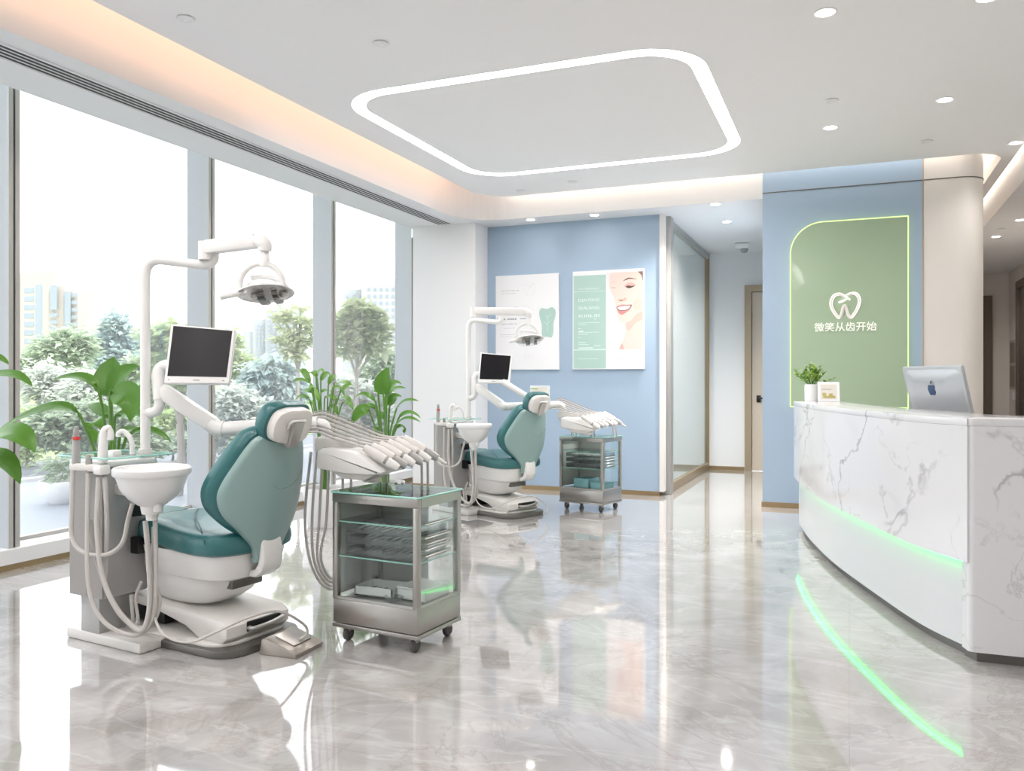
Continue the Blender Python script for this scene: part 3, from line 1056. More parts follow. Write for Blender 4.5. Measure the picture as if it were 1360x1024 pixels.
    MB().lathe([(0, -.01), (.022, -.012), (.026, -.03), (.018, -.04), (0, -.04)], c=(-.045, 0, 0), seg=16).lathe([(0, -.01), (.02, -.012), (.024, -.03), (0, -.034)], c=(.085, 0, 0), seg=16).build('bulb_housing', STEEL, head, M=ML)
    MB().tube(spline([Vector((.11, .0, .0)), Vector((.06, 0, .05)), Vector((-.02, .0, .075)), Vector((-.07, 0, .075))], 5), .011, 10).build('dish_strut', PLASTIC, head, M=ML)
    rb = [(math.cos(rad(a)) * .075 - .02, 0, math.sin(rad(a)) * .06 + .01) for a in range(0, 181, 15)]
    MB().tube(rb, .004, 8).build('clear_rim', PLASTIC, head, M=ML)
    MB().tube([Vector((-.095, -.02, -.014)), Vector((-.12, -.04, -.025)), Vector((-.19, -.08, -.058))], [.015, .013, .013], 12).build('lamp_handle', PLASTIC, head, M=ML)
    # --- monitor
    q = [L(217.5, 508.5, 4.02), L(303.5, 509.5, 4.0), L(312, 437.5, 4.10), L(226.5, 430, 4.13)]
    MB().slab(q, .03, .006).build('monitor', PLASTIC, root)

    def mq(u, v, off):
        a = q[0].lerp(q[1], u)
        b_ = q[3].lerp(q[2], u)
        n = (q[1] - q[0]).cross(q[3] - q[0]).normalized()
        return a.lerp(b_, v) + n * off
    MB().slab([mq(.045, .115, .002), mq(.955, .115, .002), mq(.965, .965, .002), mq(.05, .965, .002)], .004).build('screen', SCREEN, root, False)
    MB().slab([mq(.45, .045, .002), mq(.55, .045, .002), mq(.55, .06, .002), mq(.45, .06, .002)], .003).slab([mq(.06, .045, .002), mq(.085, .045, .002), mq(.085, .06, .002), mq(.06, .06, .002)], .003).slab([mq(.9, .045, .002), mq(.93, .045, .002), mq(.93, .06, .002), mq(.9, .06, .002)], .003).build('monitor_buttons', HOSED, root, False)
    # --- arm from the pole to the tray
    MB().tube(spline([L(191, 547, 4.1), L(203, 548, 4.1), L(211, 541, 4.1), L(212, 528, 4.1)], 5), .026, 14).build('arm_joint', PLASTIC, root)
    MB().tube(spline([L(212, 531, 4.1), L(211, 512, 4.11), L(210, 498, 4.12), L(214, 489, 4.13), L(224, 486, 4.13), L(240, 486, 4.13)], 5), .031, 14).build('monitor_bracket', PLASTIC, root)
    ae = T(422, 563, 4.17)
    MB().bar([L(212, 517, 4.11), L(286, 566, 4.13)], .07, .08, bev=.022).build('arm_link', PLASTIC, root)
    MB().tube([L(280, 562, 4.13), L(288, 569, 4.13), L(297, 570, 4.13)], .042, 16).build('arm_elbow', PLASTIC, root)
    MB().tube([L(295, 570, 4.13), L(304, 569.5, 4.13), ae], [.036, .038, .038], 18).build('forearm', PLASTIC, root)
    MB().tube(spline([ae, T(430, 565, 4.17), T(434, 574, 4.17), T(434, 592, 4.17)], 4), .03, 14).build('tray_bracket', PLASTIC, root)
    MB().slab([T(417, 600, 4.13), T(470, 600, 4.13), T(470, 583, 4.13), T(417, 581, 4.13)], .10, .012).build('hose_bracket', PLASTIC2, root)
    # --- delivery tray
    to = T(487, 612, 4.12)
    ax = (rt * .96 + tc * .28).normalized()
    bx = up.cross(ax)
    MT = Matrix((ax, bx, up)).transposed().to_4x4()
    MT.translation = to
    prof = [(-.195, -.03), (-.20, .0), (-.195, .055), (-.17, .068), (-.02, .062), (.045, .038), (.10, .0), (.145, -.04), (.14, -.052), (.06, -.056), (-.06, -.05)]
    Mx = Matrix(((1, 0, 0, 0), (0, 0, -1, 0), (0, 1, 0, 0), (0, 0, 0, 1)))
    tr = MB().prism(prof, -.15, .15, .016, MT @ Mx).build('tray_body', PLASTIC, root)
    MB().prism([(-.16, -.03), (.12, -.045), (.05, -.085), (-.08, -.078)], -.12, .12, .012, MT @ Mx).build('tray_underside', PLASTIC2, tr)
    ped = T(494, 640, 4.14)
    MB().tube([ped + up * .07, ped + up * .045, ped + up * .025, ped + up * .002], [.075, .06, .045, .048], 20).build('tray_foot', PLASTIC2, root)
    n_h = 6
    for i in range(n_h):
        d = 3.99 + .048 * i
        sx_, sy_ = 10.5 * i, -2.6 * i
        tip = T(529 + sx_, 622 + sy_, d)
        nk = T(511 + sx_, 611 + sy_, d)
        md = T(484 + sx_, 594 + sy_, d + .01)
        b0 = T(464 + sx_ * .85, 588 + sy_ * .7, d + .02)
        hp = MB().tube([md, md.lerp(nk, .5), nk], [.017, .023, .0235], 12).build('handpiece', PLASTIC2, root)
        MB().tube([nk.lerp(tip, .18), tip.lerp(nk, .35), tip], [.0235, .0225, .018], 12).build('handpiece_grip', UNITGREY if i % 2 else PLASTIC, hp)
        MB().tube([nk.lerp(md, .02), nk.lerp(tip, .2)], .0165, 12).build('collar', STEEL, hp)
        if i == n_h - 1:
            MB().tube([tip, tip + (tip - nk).normalized() * .05], [.012, .006], 10).build('nozzle', PLASTIC, hp)
        hs = [T(404 + 2 * i, 574 - 4.6 * i, 4.1 + .03 * i), T(424 + 1.5 * i, 574 - 5 * i, 4.1 + .035 * i), T(443 + 5 * i, 582 - 3.8 * i, 4.06 + .045 * i), b0, md]
        MB().tube(spline(hs, 7), .0062, 9).build('hose', HOSE, hp)
        hs2 = [p + up * .012 + rt * .006 for p in hs[:4]]
        MB().tube(spline(hs2, 7), .0028, 7).build('hose', HOSED, hp)
    if not second:
        MB().tube([T(533, 583, 4.3), T(550, 596, 4.24), T(566, 607, 4.18)], [.02, .02, .013], 12).build('scaler', PLASTIC, root)
    # hoses hanging under the tray and looping back behind the trolley
    vh = ((455, 622), (466, 624), (505, 628), (513, 628), (560, 622), (568, 620))
    for i, (x_, y_) in enumerate(vh):
        d = 4.22 + .02 * (i % 3)
        if second:
            pts = [T(x_, y_ - 8, d), T(x_, 634, d), T(x_ + 1, 650 - 2 * i, d + .1)]
        elif i > 3:
            pts = [T(x_, y_ - 8, d), T(x_, 650, 4.34), T(x_ - 3, 700, 4.40), T(x_ - 20, 712, 4.40), T(x_ - 30, 680, 4.38), T(x_ - 34, 640, 4.3)]
        else:
            pts = [T(x_, y_ - 8, d), T(x_, 660, 4.36), T(x_ - 4, 720, 4.42), T(462, 768 - 3 * i, 4.4), T(436 + 1.5 * i, 782 - 4.5 * i, 4.3), T(414 + 4 * i, 752 - 4 * i, 4.22), T(405 + 9.5 * i, 690, 4.18), T(413 + 8 * i, 600, 4.13 + .012 * (i % 2))]
        MB().tube(spline(pts, 7), .0072, 9).build('hose', HOSE, root)
    if second:
        MB().tube([Mi @ at(667, 507, 7.85), Mi @ at(671, 509, 7.85), Mi @ at(705, 530, 7.75)], [.03, .03, .028], 12).build('spare_arm', PLASTIC, root)
    return root


def rig(px, py, d):
    return mtx(C2, R2) @ (mtx(C1, R1).inverted() @ at(px, py, d))


dental_unit(C1, R1, 'white and grey dental unit with spittoon, lamp and monitor, beside the nearest chair', (0, 0, 0))
dental_unit(C2, R2, 'farther dental unit with spittoon, lamp and monitor in front of the white column', at(779, 578, 7.93) - rig(494, 640, 4.14), True)

# foot pedal at the back of the near chair
fp = empty('foot_pedal', (C1 + Matrix.Rotation(R1, 3, 'Z') @ Vector((-.585, -.02, 0))), R1 + rad(8))
tag(fp, 'champagne metal foot control on the floor behind the near chair base', 'foot pedal')
Mx = Matrix(((1, 0, 0, 0), (0, 0, -1, 0), (0, 1, 0, 0), (0, 0, 0, 1)))
MB().prism([(-.10, 0), (-.105, .02), (-.09, .028), (.06, .075), (.085, .07), (.10, 0)], -.11, .11, .006, Mx).build('body', PEDALM, fp)
MB().prism([(-.06, .034), (-.06, .044), (.045, .078), (.045, .066)], -.06, .07, .003, Mx).build('pedal', STEEL, fp)

# card holder beside the far unit
cp = rig(404, 545, 4.2)
cp = at(717, 520, 7.95)
cd = empty('card_stand', cp, rad(-4))
tag(cd, 'small white framed card above the far headrest, resting on the far tray arm', 'card')
MB().span(-.10, .10, -.01, .01, -.055, .055, .004).build('frame', PAPER, cd, False)
MB().span(-.085, .085, -.013, -.009, -.042, .042).build('card', mat('cream_card', 'f1ede2', 0.5), cd, False)
MB().span(-.085, -.02, -.015, -.012, .024, .034).build('green_mark', mat('green_print', '9cc47e', 0.5), cd, False)

# ---------------------------------------------------------------- glass instrument trolleys
CW, CD, CH = 0.50, 0.38, 0.745


def trolley(corner, ang, label):
    """origin at front corner (+x, -y); local x runs to the other front corner at -CW"""
    root = empty('instrument_trolley', corner - Vector((0, 0, .015)), ang)
    tag(root, label, 'trolley')
    x0, x1, y0, y1 = -CW, 0, 0, CD
    MB().span(x0, x1, y0, y1, .085, .105, .004).build('bottom_rail', STEEL, root)
    MB().span(x0 + .003, x1 - .003, y0 + .003, y1 - .003, .107, .222, .006).build('base_box', STEEL, root)
    for cx in (x0 + .016, x1 - .016):
        for cy in (y0 + .016, y1 - .016):
            MB().box((cx, cy, .455), (.032, .032, .47), .008).build('post', STEEL if cy < .1 else ALU, root)
    m = MB()
    m.span(x0, x1, y0, y0 + .03, .688, .73, .004).span(x0, x1, y1 - .03, y1, .688, .73, .004).span(x0, x0 + .03, y0 + .03, y1 - .03, .688, .73).span(x1 - .03, x1, y0 + .03, y1 - .03, .688, .73)
    m.build('top_frame', STEEL, root)
    m = MB()
    m.span(x0, x1, y0 + .004, y0 + .014, .222, .236).span(x1 - .014, x1 - .004, y0, y1, .222, .236).build('lower_trim', ALU, root, False)
    MB().prism(rrect(CW / 2 + .004, CD / 2 + .004, .01, 4, -CW / 2, CD / 2), .731, .741).build('glass_top', GLASST, root, False)
    e = rrect(CW / 2 + .004, CD / 2 + .004, .01, 4, -CW / 2, CD / 2)
    MB().tube([(x, y, .736) for x, y in e + e[:1]], .0052, 6).build('glass_edge', GEDGE, root)
    MB().span(x0 + .032, x1 - .032, y0 + .006, y0 + .011, .236, .688).build('front_glass', GLASSC, root, False)
    MB().span(x1 - .011, x1 - .006, y0 + .032, y1 - .032, .236, .688).build('side_glass', GLASSC, root, False)
    MB().span(x0 + .006, x0 + .011, y0 + .032, y1 - .032, .236, .688).build('side_panel', PANELG, root, False)
    MB().span(x0 + .03, x1 - .19, y1 - .012, y1 - .006, .236, .688).build('back_panel', PANELG, root, False)
    MB().span(x1 - .12, x1 - .03, y1 - .012, y1 - .006, .236, .688).build('back_panel', GLASSC, root, False)
    for z in (.592, .425):
        sh = MB().span(x0 + .015, x1 - .015, y0 + .015, y1 - .02, z, z + .006).build('shelf', GLASSC, root, False)
        MB().span(x0 + .015, x1 - .015, y0 + .0145, y0 + .0155, z, z + .006).span(x1 - .0155, x1 - .0145, y0 + .015, y1 - .02, z, z + .006).build('shelf_edge', GEDGE, sh, False)
    for k in range(5):
        z = .455 + .028 * k + (.035 if k == 4 else 0)
        m = MB().span(x1 - .024, x1 - .016, y0 + .05, y1 - .07, z, z + .005)
        m.build('tray_rail', ALU, root, False)
        MB().tube([(x1 - .002, y0 + .06, z + .002), (x1 + .003, y0 + .065, z + .002), (x1 + .003, y1 - .11, z + .004), (x1 - .002, y1 - .1, z + .004)], .0035, 6).build('drawer_pull', ALU, root)
    for cx in (x0 + .06, x1 - .05):
        for cy in (y0 + .05, y1 - .05):
            c = MB().lathe([(0, -.014), (.026, -.014), (.032, -.008), (.032, .008), (.026, .014), (0, .014)], seg=20, M=Matrix.Rotation(rad(90), 4, 'Y')).build('caster', mat('grey_rubber', '565452', 0.6), root, M=Matrix.Translation((cx, cy, .047)))
            MB().span(cx - .02, cx + .02, cy - .016, cy + .016, .06, .086, .005).build('caster_fork', STEEL, c)
    return root


def on_trolley(corner, ang, p):
    return mtx(corner, ang) @ Vector((p[0], p[1], p[2] - .015))


K1, A1 = Vector((-1.822, 3.335, 0)), -0.10
K2, A2 = Vector((-2.18, 7.66, 0)), -0.245
trolley(K1, A1, 'glass and steel instrument trolley on casters nearest the camera')
trolley(K2, A2, 'farther glass and steel instrument trolley against the blue wall')


CLEARB = pane_mat('clear_plastic', 'f6f9f9', 0.4, 0.05, haze=0.12)


def open_tray(name, corner, ang, p, size, m, label, cat, group=None, lid=False, fill=None, rot=0.0):
    o = empty(name, on_trolley(corner, ang, p), ang + rot)
    tag(o, label, cat, group)
    sx, sy, sz = size
    t = .006
    q = MB().span(-sx / 2, sx / 2, -sy / 2, sy / 2, 0, t)
    q.span(-sx / 2, sx / 2, -sy / 2, -sy / 2 + t, 0, sz).span(-sx / 2, sx / 2, sy / 2 - t, sy / 2, 0, sz)
    q.span(-sx / 2, -sx / 2 + t, -sy / 2, sy / 2, 0, sz).span(sx / 2 - t, sx / 2, -sy / 2, sy / 2, 0, sz)
    q.build('body', m, o, False)
    if lid:
        MB().span(-sx / 2 - .003, sx / 2 + .003, -sy / 2 - .003, sy / 2 + .003, sz, sz + .008, .003).build('lid', m, o, False)
    if fill:
        fill(o, sx, sy, sz)
    return o


def fill_tools(n, seed, m=None):
    def f(o, sx, sy, sz):
        rg = random.Random(seed)
        for i in range(n):
            x = -sx / 2 + .02 + (sx - .04) * (i + .5) / n
            L_ = sy * rg.uniform(.5, .8)
            y = rg.uniform(-.01, .01)
            z = .011 + rg.uniform(0, .004)
            MB().tube([(x + rg.uniform(-.012, .012), y - L_ / 2, z), (x, y, z + .004), (x + rg.uniform(-.012, .012), y + L_ / 2, z)], [.003, .0055, .0025], 6).build('instrument', m or INSTR, o)
    return f


for (K, A, wh) in ((K1, A1, 'near'), (K2, A2, 'far')):
    for k, z in enumerate((.599, .540, .487, .432)):
        if z == .599:
            continue
        open_tray('instrument_tray', K, A, (-.245, .18, z), (.40, .27, .035), CLEARB,
                  'clear tray of instruments, %s in the stack inside the %s trolley' % ({1: 'topmost', 2: 'middle', 3: 'lowest'}[k], wh), 'tray',
                  'clear instrument trays', fill=fill_tools(9, k * 7 + (3 if wh == 'far' else 0)))
WBOX = mat('white_box_plastic', 'e4e4e4', 0.35)
BLUEB = mat('aqua_box_plastic', '8fc3cc', 0.3)
open_tray('storage_box', K1, A1, (-.33, .17, .228), (.21, .16, .045), WBOX, 'white open box at the left on the bottom of the near trolley', 'box', fill=fill_tools(5, 5, HOSED), rot=.1)
open_tray('storage_box', K1, A1, (-.12, .22, .228), (.17, .19, .05), WBOX, 'white box at the right on the bottom of the near trolley', 'box', lid=True, rot=-.05)
open_tray('storage_box', K2, A2, (-.30, .19, .228), (.17, .2, .09), BLUEB, 'aqua blue box on the bottom of the far trolley', 'box', fill=fill_tools(4, 15))
open_tray('storage_box', K2, A2, (-.12, .19, .228), (.15, .2, .055), BLUEB, 'lower pale blue box beside the aqua box in the far trolley', 'box', lid=True)
for (dx, r_) in ((-.10, .035), (-.065, .03)):
    pass
gd = empty('kidney_dish', on_trolley(K1, A1, (-.20, .09, .228)), A1)
tag(gd, 'shallow clear dish between the two white boxes in the near trolley', 'dish')
MB().lathe([(0, 0), (.04, 0), (.055, .018), (.052, .018), (.038, .004), (0, .004)], seg=24, sx=.9, sy=.7).build('dish', CLEARB, gd)
#PART3
# ---------------------------------------------------------------- reception counter
ZT = 1.09
cpts = [(0.487, 4.19), (0.295, 4.55), (0.10, 5.12), (-0.15, 5.95), (-0.335, 6.80), (-0.435, 7.45), (-0.44, 7.62)]
path = [Vector((p.x, p.y)) for p in spline([(*p, 0) for p in cpts], 8)]


def offs(d, i0=0, i1=None):
    o = []
    n = len(path)
    for i, p in enumerate(path):
        t = (path[min(i + 1, n - 1)] - path[max(i - 1, 0)]).normalized()
        q = p + Vector((t.y, -t.x)) * d
        o.append((q.x, q.y))
    return o


def band(d0, d1):
    return offs(d0) + offs(d1)[::-1]


desk = empty('reception_desk', (0.1, 5.6, 0))
tag(desk, 'curved white marble reception counter with a green light line on polished floor', 'reception counter')
DM = Matrix.Translation((-0.1, -5.6, 0))
MB().prism(band(0.0, 0.05), 0.445, ZT - 0.035, 0, DM).build('marble_front', MARBLE, desk)
MB().prism(band(-0.002, 0.40), ZT - 0.035, ZT, 0.004, DM).build('counter_top', MARBLE, desk)
MB().prism(band(0.042, 0.085), 0.05, 0.47, 0, DM).build('base_panel', mat('white_lacquer', 'd4d6d9', 0.25), desk)
MB().prism(band(0.075, 0.12), 0.0, 0.05, 0, DM).build('plinth', DGREY, desk)
MB().prism(band(0.022, 0.034), 0.437, 0.444, 0, DM).build('led_strip', LEDG, desk, False)
MB().prism(band(0.37, 0.42), 0.05, ZT - 0.035, 0, DM).build('inner_panel', WHITE, desk)
MB().prism(band(0.42, 1.02), 0.765, 0.80, 0.003, DM).build('desk_top', WHITE, desk)
MB().prism(band(0.98, 1.02), 0.0, 0.765, 0, DM).build('desk_panel', WHITE, desk)
rc = 0.03
ro = [(2.05, 4.26), (2.05, 4.21), (0.487 + rc, 4.187)] + [(0.487 + rc - rc * math.sin(rad(a)), 4.187 + rc - rc * math.cos(rad(a))) for a in range(15, 91, 15)] + [(0.475, 4.26), (0.52, 4.28)]
MB().prism(ro, 0.05, ZT - 0.0345, 0, DM).build('marble_return', MARBLE, desk)
ro2 = [(2.05, 4.62), (2.05, 4.208), (0.487 + rc, 4.185)] + [(0.485 + rc - rc * math.sin(rad(a)), 4.185 + rc - rc * math.cos(rad(a))) for a in range(15, 91, 15)] + [(0.478, 4.28), (0.62, 4.62)]
MB().prism(ro2, ZT - 0.0345, ZT + 0.0005, 0.004, DM).build('return_top', MARBLE, desk)
MB().prism([(2.05, 4.30), (2.05, 4.25), (0.53, 4.225), (0.49, 4.30)], 0.0, 0.05, 0, DM).build('plinth', DGREY, desk)

# ---------------------------------------------------------------- things on the counter
mon = empty('computer', at(1246, 520, 5.2) * 1.0, 0)
mon.location.z = 0.80
tag(mon, 'silver desktop computer seen from behind on the reception desk', 'computer')
ang = rad(-150 + 90)                      # the back faces this way (local -y)
mon.rotation_euler = (0, 0, ang)
SILV = mat('silver_aluminium', 'b5b8bc', 0.34, 0.55)
tilt = Matrix.Translation((0, 0, 0.36)) @ Matrix.Rotation(rad(14), 4, 'X')
MB().prism(rrect(0.29, 0.2, 0.014, 5), -0.012, 0.012, 0.008, tilt @ Matrix.Rotation(rad(90), 4, 'X')).build('display', SILV, mon)
MB().loft([(0.0, 0, 0, .15, .10), (0.018, 0, 0, .20, .15), (0.02, 0, 0, .20, .15)][::-1], pw=3).bm.free()
q = MB()
pillow(q, rrect(0.27, 0.18, 0.05, 5), [(1, 0), (.9, .012), (.6, .022), (.2, .026)], lambda x, y, d: (x, -0.011 - d, y))
q.build('display_back', SILV, mon, M=tilt)
q = MB().box((0, .0135, .01), (0.56, .003, .34), 0)
q.build('display_glass', SCREEN, mon, False, M=tilt)
q = MB().bar([(0, -.01, .27), (0, -.095, .15), (0, -.10, .012)], .075, .012, up=(0, 1, 0.01), bev=.003)
q.span(-.09, .09, -.13, .06, 0, .01, .003).build('stand', SILV, mon)
ap = closed([(0, .30), (.16, .36), (.34, .28), (.42, .2), (.30, .06), (.31, -.1), (.45, -.22), (.36, -.42), (.22, -.54), (.08, -.50), (-.05, -.50), (-.2, -.54), (-.36, -.40), (-.46, -.06), (-.38, .24), (-.18, .36)], 4)
lf = closed([(.0, .42), (.02, .58), (.18, .72), (.17, .54)], 4)
BLUEL = mat('dark_blue_mark', '1d3f66', 0.2, 0.3)
mk = Matrix.Translation((0.01, -.0385, .06)) @ Matrix.Rotation(rad(90), 4, 'X') @ Matrix.Scale(.075, 4)
q = MB().prism(ap, 0, .02, 0, mk).prism(lf, 0, .02, 0, mk)
q.build('logo', BLUEL, mon, False, M=tilt)

# potted plant
def blade(mb, p0, p1, p2, width, nrm=(0, 0, 1), n=9, fold=0.25, tipw=0.75):
    p0, p1, p2, nrm = Vector(p0), Vector(p1), Vector(p2), Vector(nrm)
    t = bmesh.new()
    rows = []
    for i in range(n + 1):
        s_ = i / n
        c = p0 * (1 - s_) ** 2 + p1 * 2 * s_ * (1 - s_) + p2 * s_ * s_
        d = ((p1 - p0) * (1 - s_) + (p2 - p1) * s_).normalized()
        sd = d.cross(nrm)
        sd = sd.normalized() if sd.length > 1e-4 else d.orthogonal().normalized()
        up_ = sd.cross(d).normalized()
        w_ = width * 0.5 * max(0.02, math.sin(math.pi * min(1, s_ ** tipw)) ** 0.75)
        rows.append([t.verts.new(c + sd * w_ * k + up_ * abs(k) * w_ * fold) for k in (-1, -.5, 0, .5, 1)])
    for A, B in zip(rows[:-1], rows[1:]):
        for k in range(4):
            t.faces.new((A[k], A[k + 1], B[k + 1], B[k]))
    return mb.add(t)


LEAF_DESK = leaf_mat('desk_plant_leaf', '3f6b2c', 'a8c65a')
pl = empty('potted_plant', at(1079, 538, 7.0))
pl.location.z = ZT
tag(pl, 'small bushy green plant in a white pot on the far end of the counter', 'plant')
MB().lathe([(0, 0), (.055, 0), (.062, .012), (.064, .13), (.060, .145), (.056, .143), (.055, .12), (0, .12)], seg=28).build('pot', POT, pl)
MB().lathe([(0, .121), (.0545, .121), (.0545, .123)], seg=20).build('soil', SOIL, pl)
rg = random.Random(3)
q, qs = MB(), MB()
for k in range(34):
    a = rg.uniform(0, 6.28)
    el = rg.uniform(.35, 1.5)
    d = Vector((math.cos(a) * math.cos(el), math.sin(a) * math.cos(el), math.sin(el)))
    b_ = Vector((d.x * .015, d.y * .015, .12))
    L_ = rg.uniform(.12, .2)
    e_ = b_ + d * L_
    qs.tube([b_, b_ + d * L_ * .5 + Vector((0, 0, .01)), e_], .0022, 5)
    for j in range(6):
        p = b_.lerp(e_, .45 + .55 * j / 5)
        a2 = rg.uniform(0, 6.28)
        dd = (d * .5 + Vector((math.cos(a2), math.sin(a2), rg.uniform(-.2, .7))) * .8).normalized()
        blade(q, p, p + dd * .022 + Vector((0, 0, .006)), p + dd * rg.uniform(.036, .05), .024, n=4)
qs.build('stems', STEM, pl)
q.build('foliage', LEAF_DESK, pl)

fs = empty('picture_frame', at(1101, 538, 6.85), rad(8))
fs.location.z = ZT
tag(fs, 'white tilted desk card frame beside the small potted plant', 'picture frame')
TF = Matrix.Rotation(rad(-16), 4, 'X')
MB().span(-.085, .085, -.006, .006, 0, .17, .003).build('frame', PAPER, fs, False, M=TF)
MB().span(-.064, .064, -.0075, -.0055, .022, .148).build('picture', mat('pale_print', 'ddd9d0', 0.4), fs, False, M=TF)
MB().span(-.045, .05, -.009, -.007, .03, .05).span(-.05, -.02, -.009, -.007, .05, .075).span(.0, .03, -.009, -.007, .05, .07).build('print_band', mat('olive_print', 'b3a96a', 0.5), fs, False, M=TF)
MB().span(-.055, .02, -.009, -.007, .10, .103).span(-.055, .03, -.009, -.007, .112, .114).build('print_lines', mat('grey_print', '9a9a98', 0.5), fs, False, M=TF)
MB().slab([(-.03, .045, .15), (.03, .045, .15), (.03, .10, 0.002), (-.03, .10, 0.002)], .004).build('easel_leg', PAPER, fs, False)

# ---------------------------------------------------------------- sign wall
gpn = empty('sign_board', (-0.013, 8.68, 1.95))
tag(gpn, 'green glass panel with a rounded top corner on the blue sign wall', 'sign')
x0, x1, z0, z1, rr_ = -.528, .528, -.94, .872, .30
ol = [(x0, z0), (x1, z0), (x1, z1)] + [(x0 + rr_ - rr_ * math.sin(rad(a)), z1 - rr_ + rr_ * math.cos(rad(a))) for a in range(0, 91, 9)]
RX = Matrix.Rotation(rad(90), 4, 'X')
MB().prism(ol, 0.006, .03, 0, RX).build('glass', GREENPANEL, gpn, False)
loop = [(x, -.02, z) for x, z in ol]
q = MB()
for a, b in zip(loop[:], loop[1:] + loop[:1]):
    q.bar([a, b], .009, .024, up=(0, 1, 0), bev=0)
q.build('edge_light', LIME, gpn, False)


def text_ob(txt, size, m, parent, M, name='lettering', ext=0.003, align='CENTER', space=1.0):
    c = bpy.data.curves.new(name, 'FONT')
    c.body = txt
    c.size = size
    c.extrude = ext
    c.align_x = align
    c.space_character = space
    t = bpy.data.objects.new(name, c)
    COL.objects.link(t)
    bpy.context.view_layer.update()
    dg = bpy.context.evaluated_depsgraph_get()
    me = bpy.data.meshes.new_from_object(t.evaluated_get(dg))
    COL.objects.unlink(t)
    bpy.data.objects.remove(t)
    me.transform(M)
    me.materials.clear()
    me.materials.append(m)
    o = bpy.data.objects.new(name, me)
    COL.objects.link(o)
    o.parent = parent
    return o


LET = mat('white_letter', 'fbfaf6', 0.4, emit='fff8ec', strength=0.22)  # slight glow added so the letters look brighter
lt = text_ob('微笑从齿开始', 0.094, LET, None, Matrix.Translation((0, 0, 0)) @ RX, 'sign_lettering', 0.006, space=1.0)
lt.location = (-0.037, 8.645, 1.755)
tag(lt, 'row of six white raised characters on the green panel', 'sign lettering')
lg = empty('tooth_logo', (-0.037, 8.645, 1.995))
tag(lg, 'glowing white tooth outline above the characters on the green panel', 'logo')
S_ = .00122
tp = [(340, 150), (362, 100), (405, 88), (442, 106), (478, 90), (522, 90), (548, 135), (538, 195), (508, 252), (484, 274), (464, 250), (452, 200), (441, 182), (428, 200), (416, 255), (401, 275), (375, 250), (348, 200)]
tc_ = closed([((x - 444) * S_, (180 - y) * S_) for x, y in tp], 5)
MB().tube([(x, 0.005, y) for x, y in tc_ + tc_[:2]], .0165, 8).build('backing', CREAM, lg)
MB().tube([(x * 1.06, -0.004, y * 1.06) for x, y in tc_ + tc_[:1]], .006, 8).tube([(x * .93, -0.004, y * .93) for x, y in tc_ + tc_[:1]], .004, 8).build('outline', LOGO, lg)
MB().tube([((x - 444) * S_, -.008, (180 - y) * S_) for x, y in ((397, 155), (435, 140), (465, 122), (440, 106))], .0085, 8).tube([((x - 444) * S_, -.008, (180 - y) * S_) for x, y in ((452, 112), (480, 136))], .006, 8).build('brush', LOGO, lg)

# ---------------------------------------------------------------- posters
def pmat(c, r=.4):
    return mat('print_' + c, c, r)


def poster(cx, cz, w_, h_, label):
    o = empty('poster', (cx, 9.05, cz))
    tag(o, label, 'poster')
    MB().span(-w_ / 2, w_ / 2, -.032, -.002, -h_ / 2, h_ / 2, .002).build('board', PAPER, o, False)
    return o


def flat(o, name, poly, m, lvl):
    y = -.0322 - .0006 * lvl
    MB().prism([(x, z) for x, z in poly], -y - .0004, -y, 0, RX).build(name, m, o, False)


p1 = poster(-3.487, 1.955, .79, 1.11, 'white poster with a teal tooth drawing, left one on the blue wall')
f1 = lambda X, Y: ((X - 80) / 525 * .79 - .395, .555 - (Y - 85) / 780 * 1.11)
flat(p1, 'tooth_print', closed([f1(*p) for p in ((445, 395), (465, 366), (510, 373), (550, 360), (577, 385), (578, 430), (563, 490), (562, 560), (547, 605), (515, 600), (470, 590), (466, 500), (450, 440))], 4), POSTTEAL, 1)
for i, pts in enumerate((((515, 555), (512, 500), (490, 480)), ((512, 500), (530, 470)), ((500, 425), (515, 440), (545, 415)), ((515, 440), (508, 470)))):
    pp = [f1(*p) for p in pts]
    MB().tube([(x, -.034, z) for x, z in pp], .0022, 5).build('sprig_line', pmat('d9ece6'), p1)
for pts in (((350, 160), (320, 180), (330, 230), (345, 260), (360, 200), (380, 180), (410, 160), (405, 230), (380, 270)), ((350, 160), (370, 190), (395, 160)), ((330, 710), (330, 800)), ((300, 745), (330, 740)), ((370, 730), (350, 770), (400, 750))):
    MB().tube([(x, -.0325, z) for x, z in spline([(*f1(*p), 0) for p in pts], 4) for x, z in ((x, z),)] if False else [(v.x, -.0325, v.y) for v in spline([(*f1(*p), 0) for p in pts], 4)], .0012, 5).build('sketch_line', pmat('cfcfd2'), p1)
G1, G2 = pmat('b8b8bb'), pmat('8e9295')
for (a, b, y, th, m) in ((130, 280, 212, 6, G1), (135, 250, 234, 4, G1), (130, 270, 358, 12, G2), (90, 275, 447, 13, G2), (290, 355, 446, 8, G2), (130, 260, 487, 8, G1), (150, 245, 522, 4, G1), (120, 250, 575, 4, G1), (120, 220, 592, 3, G1)):
    x_a, z_a = f1(a, y - th / 2)
    x_b, z_b = f1(b, y + th / 2)
    n_ = max(3, int((b - a) / (th * 1.1)))
    st = (x_b - x_a) / n_
    q = MB()
    for k in range(n_):
        if k % 6 == 5:
            continue
        q.span(x_a + k * st, x_a + k * st + st * .72, -.0335, -.0325, z_b, z_a)
    q.build('print_line', m, p1, False)

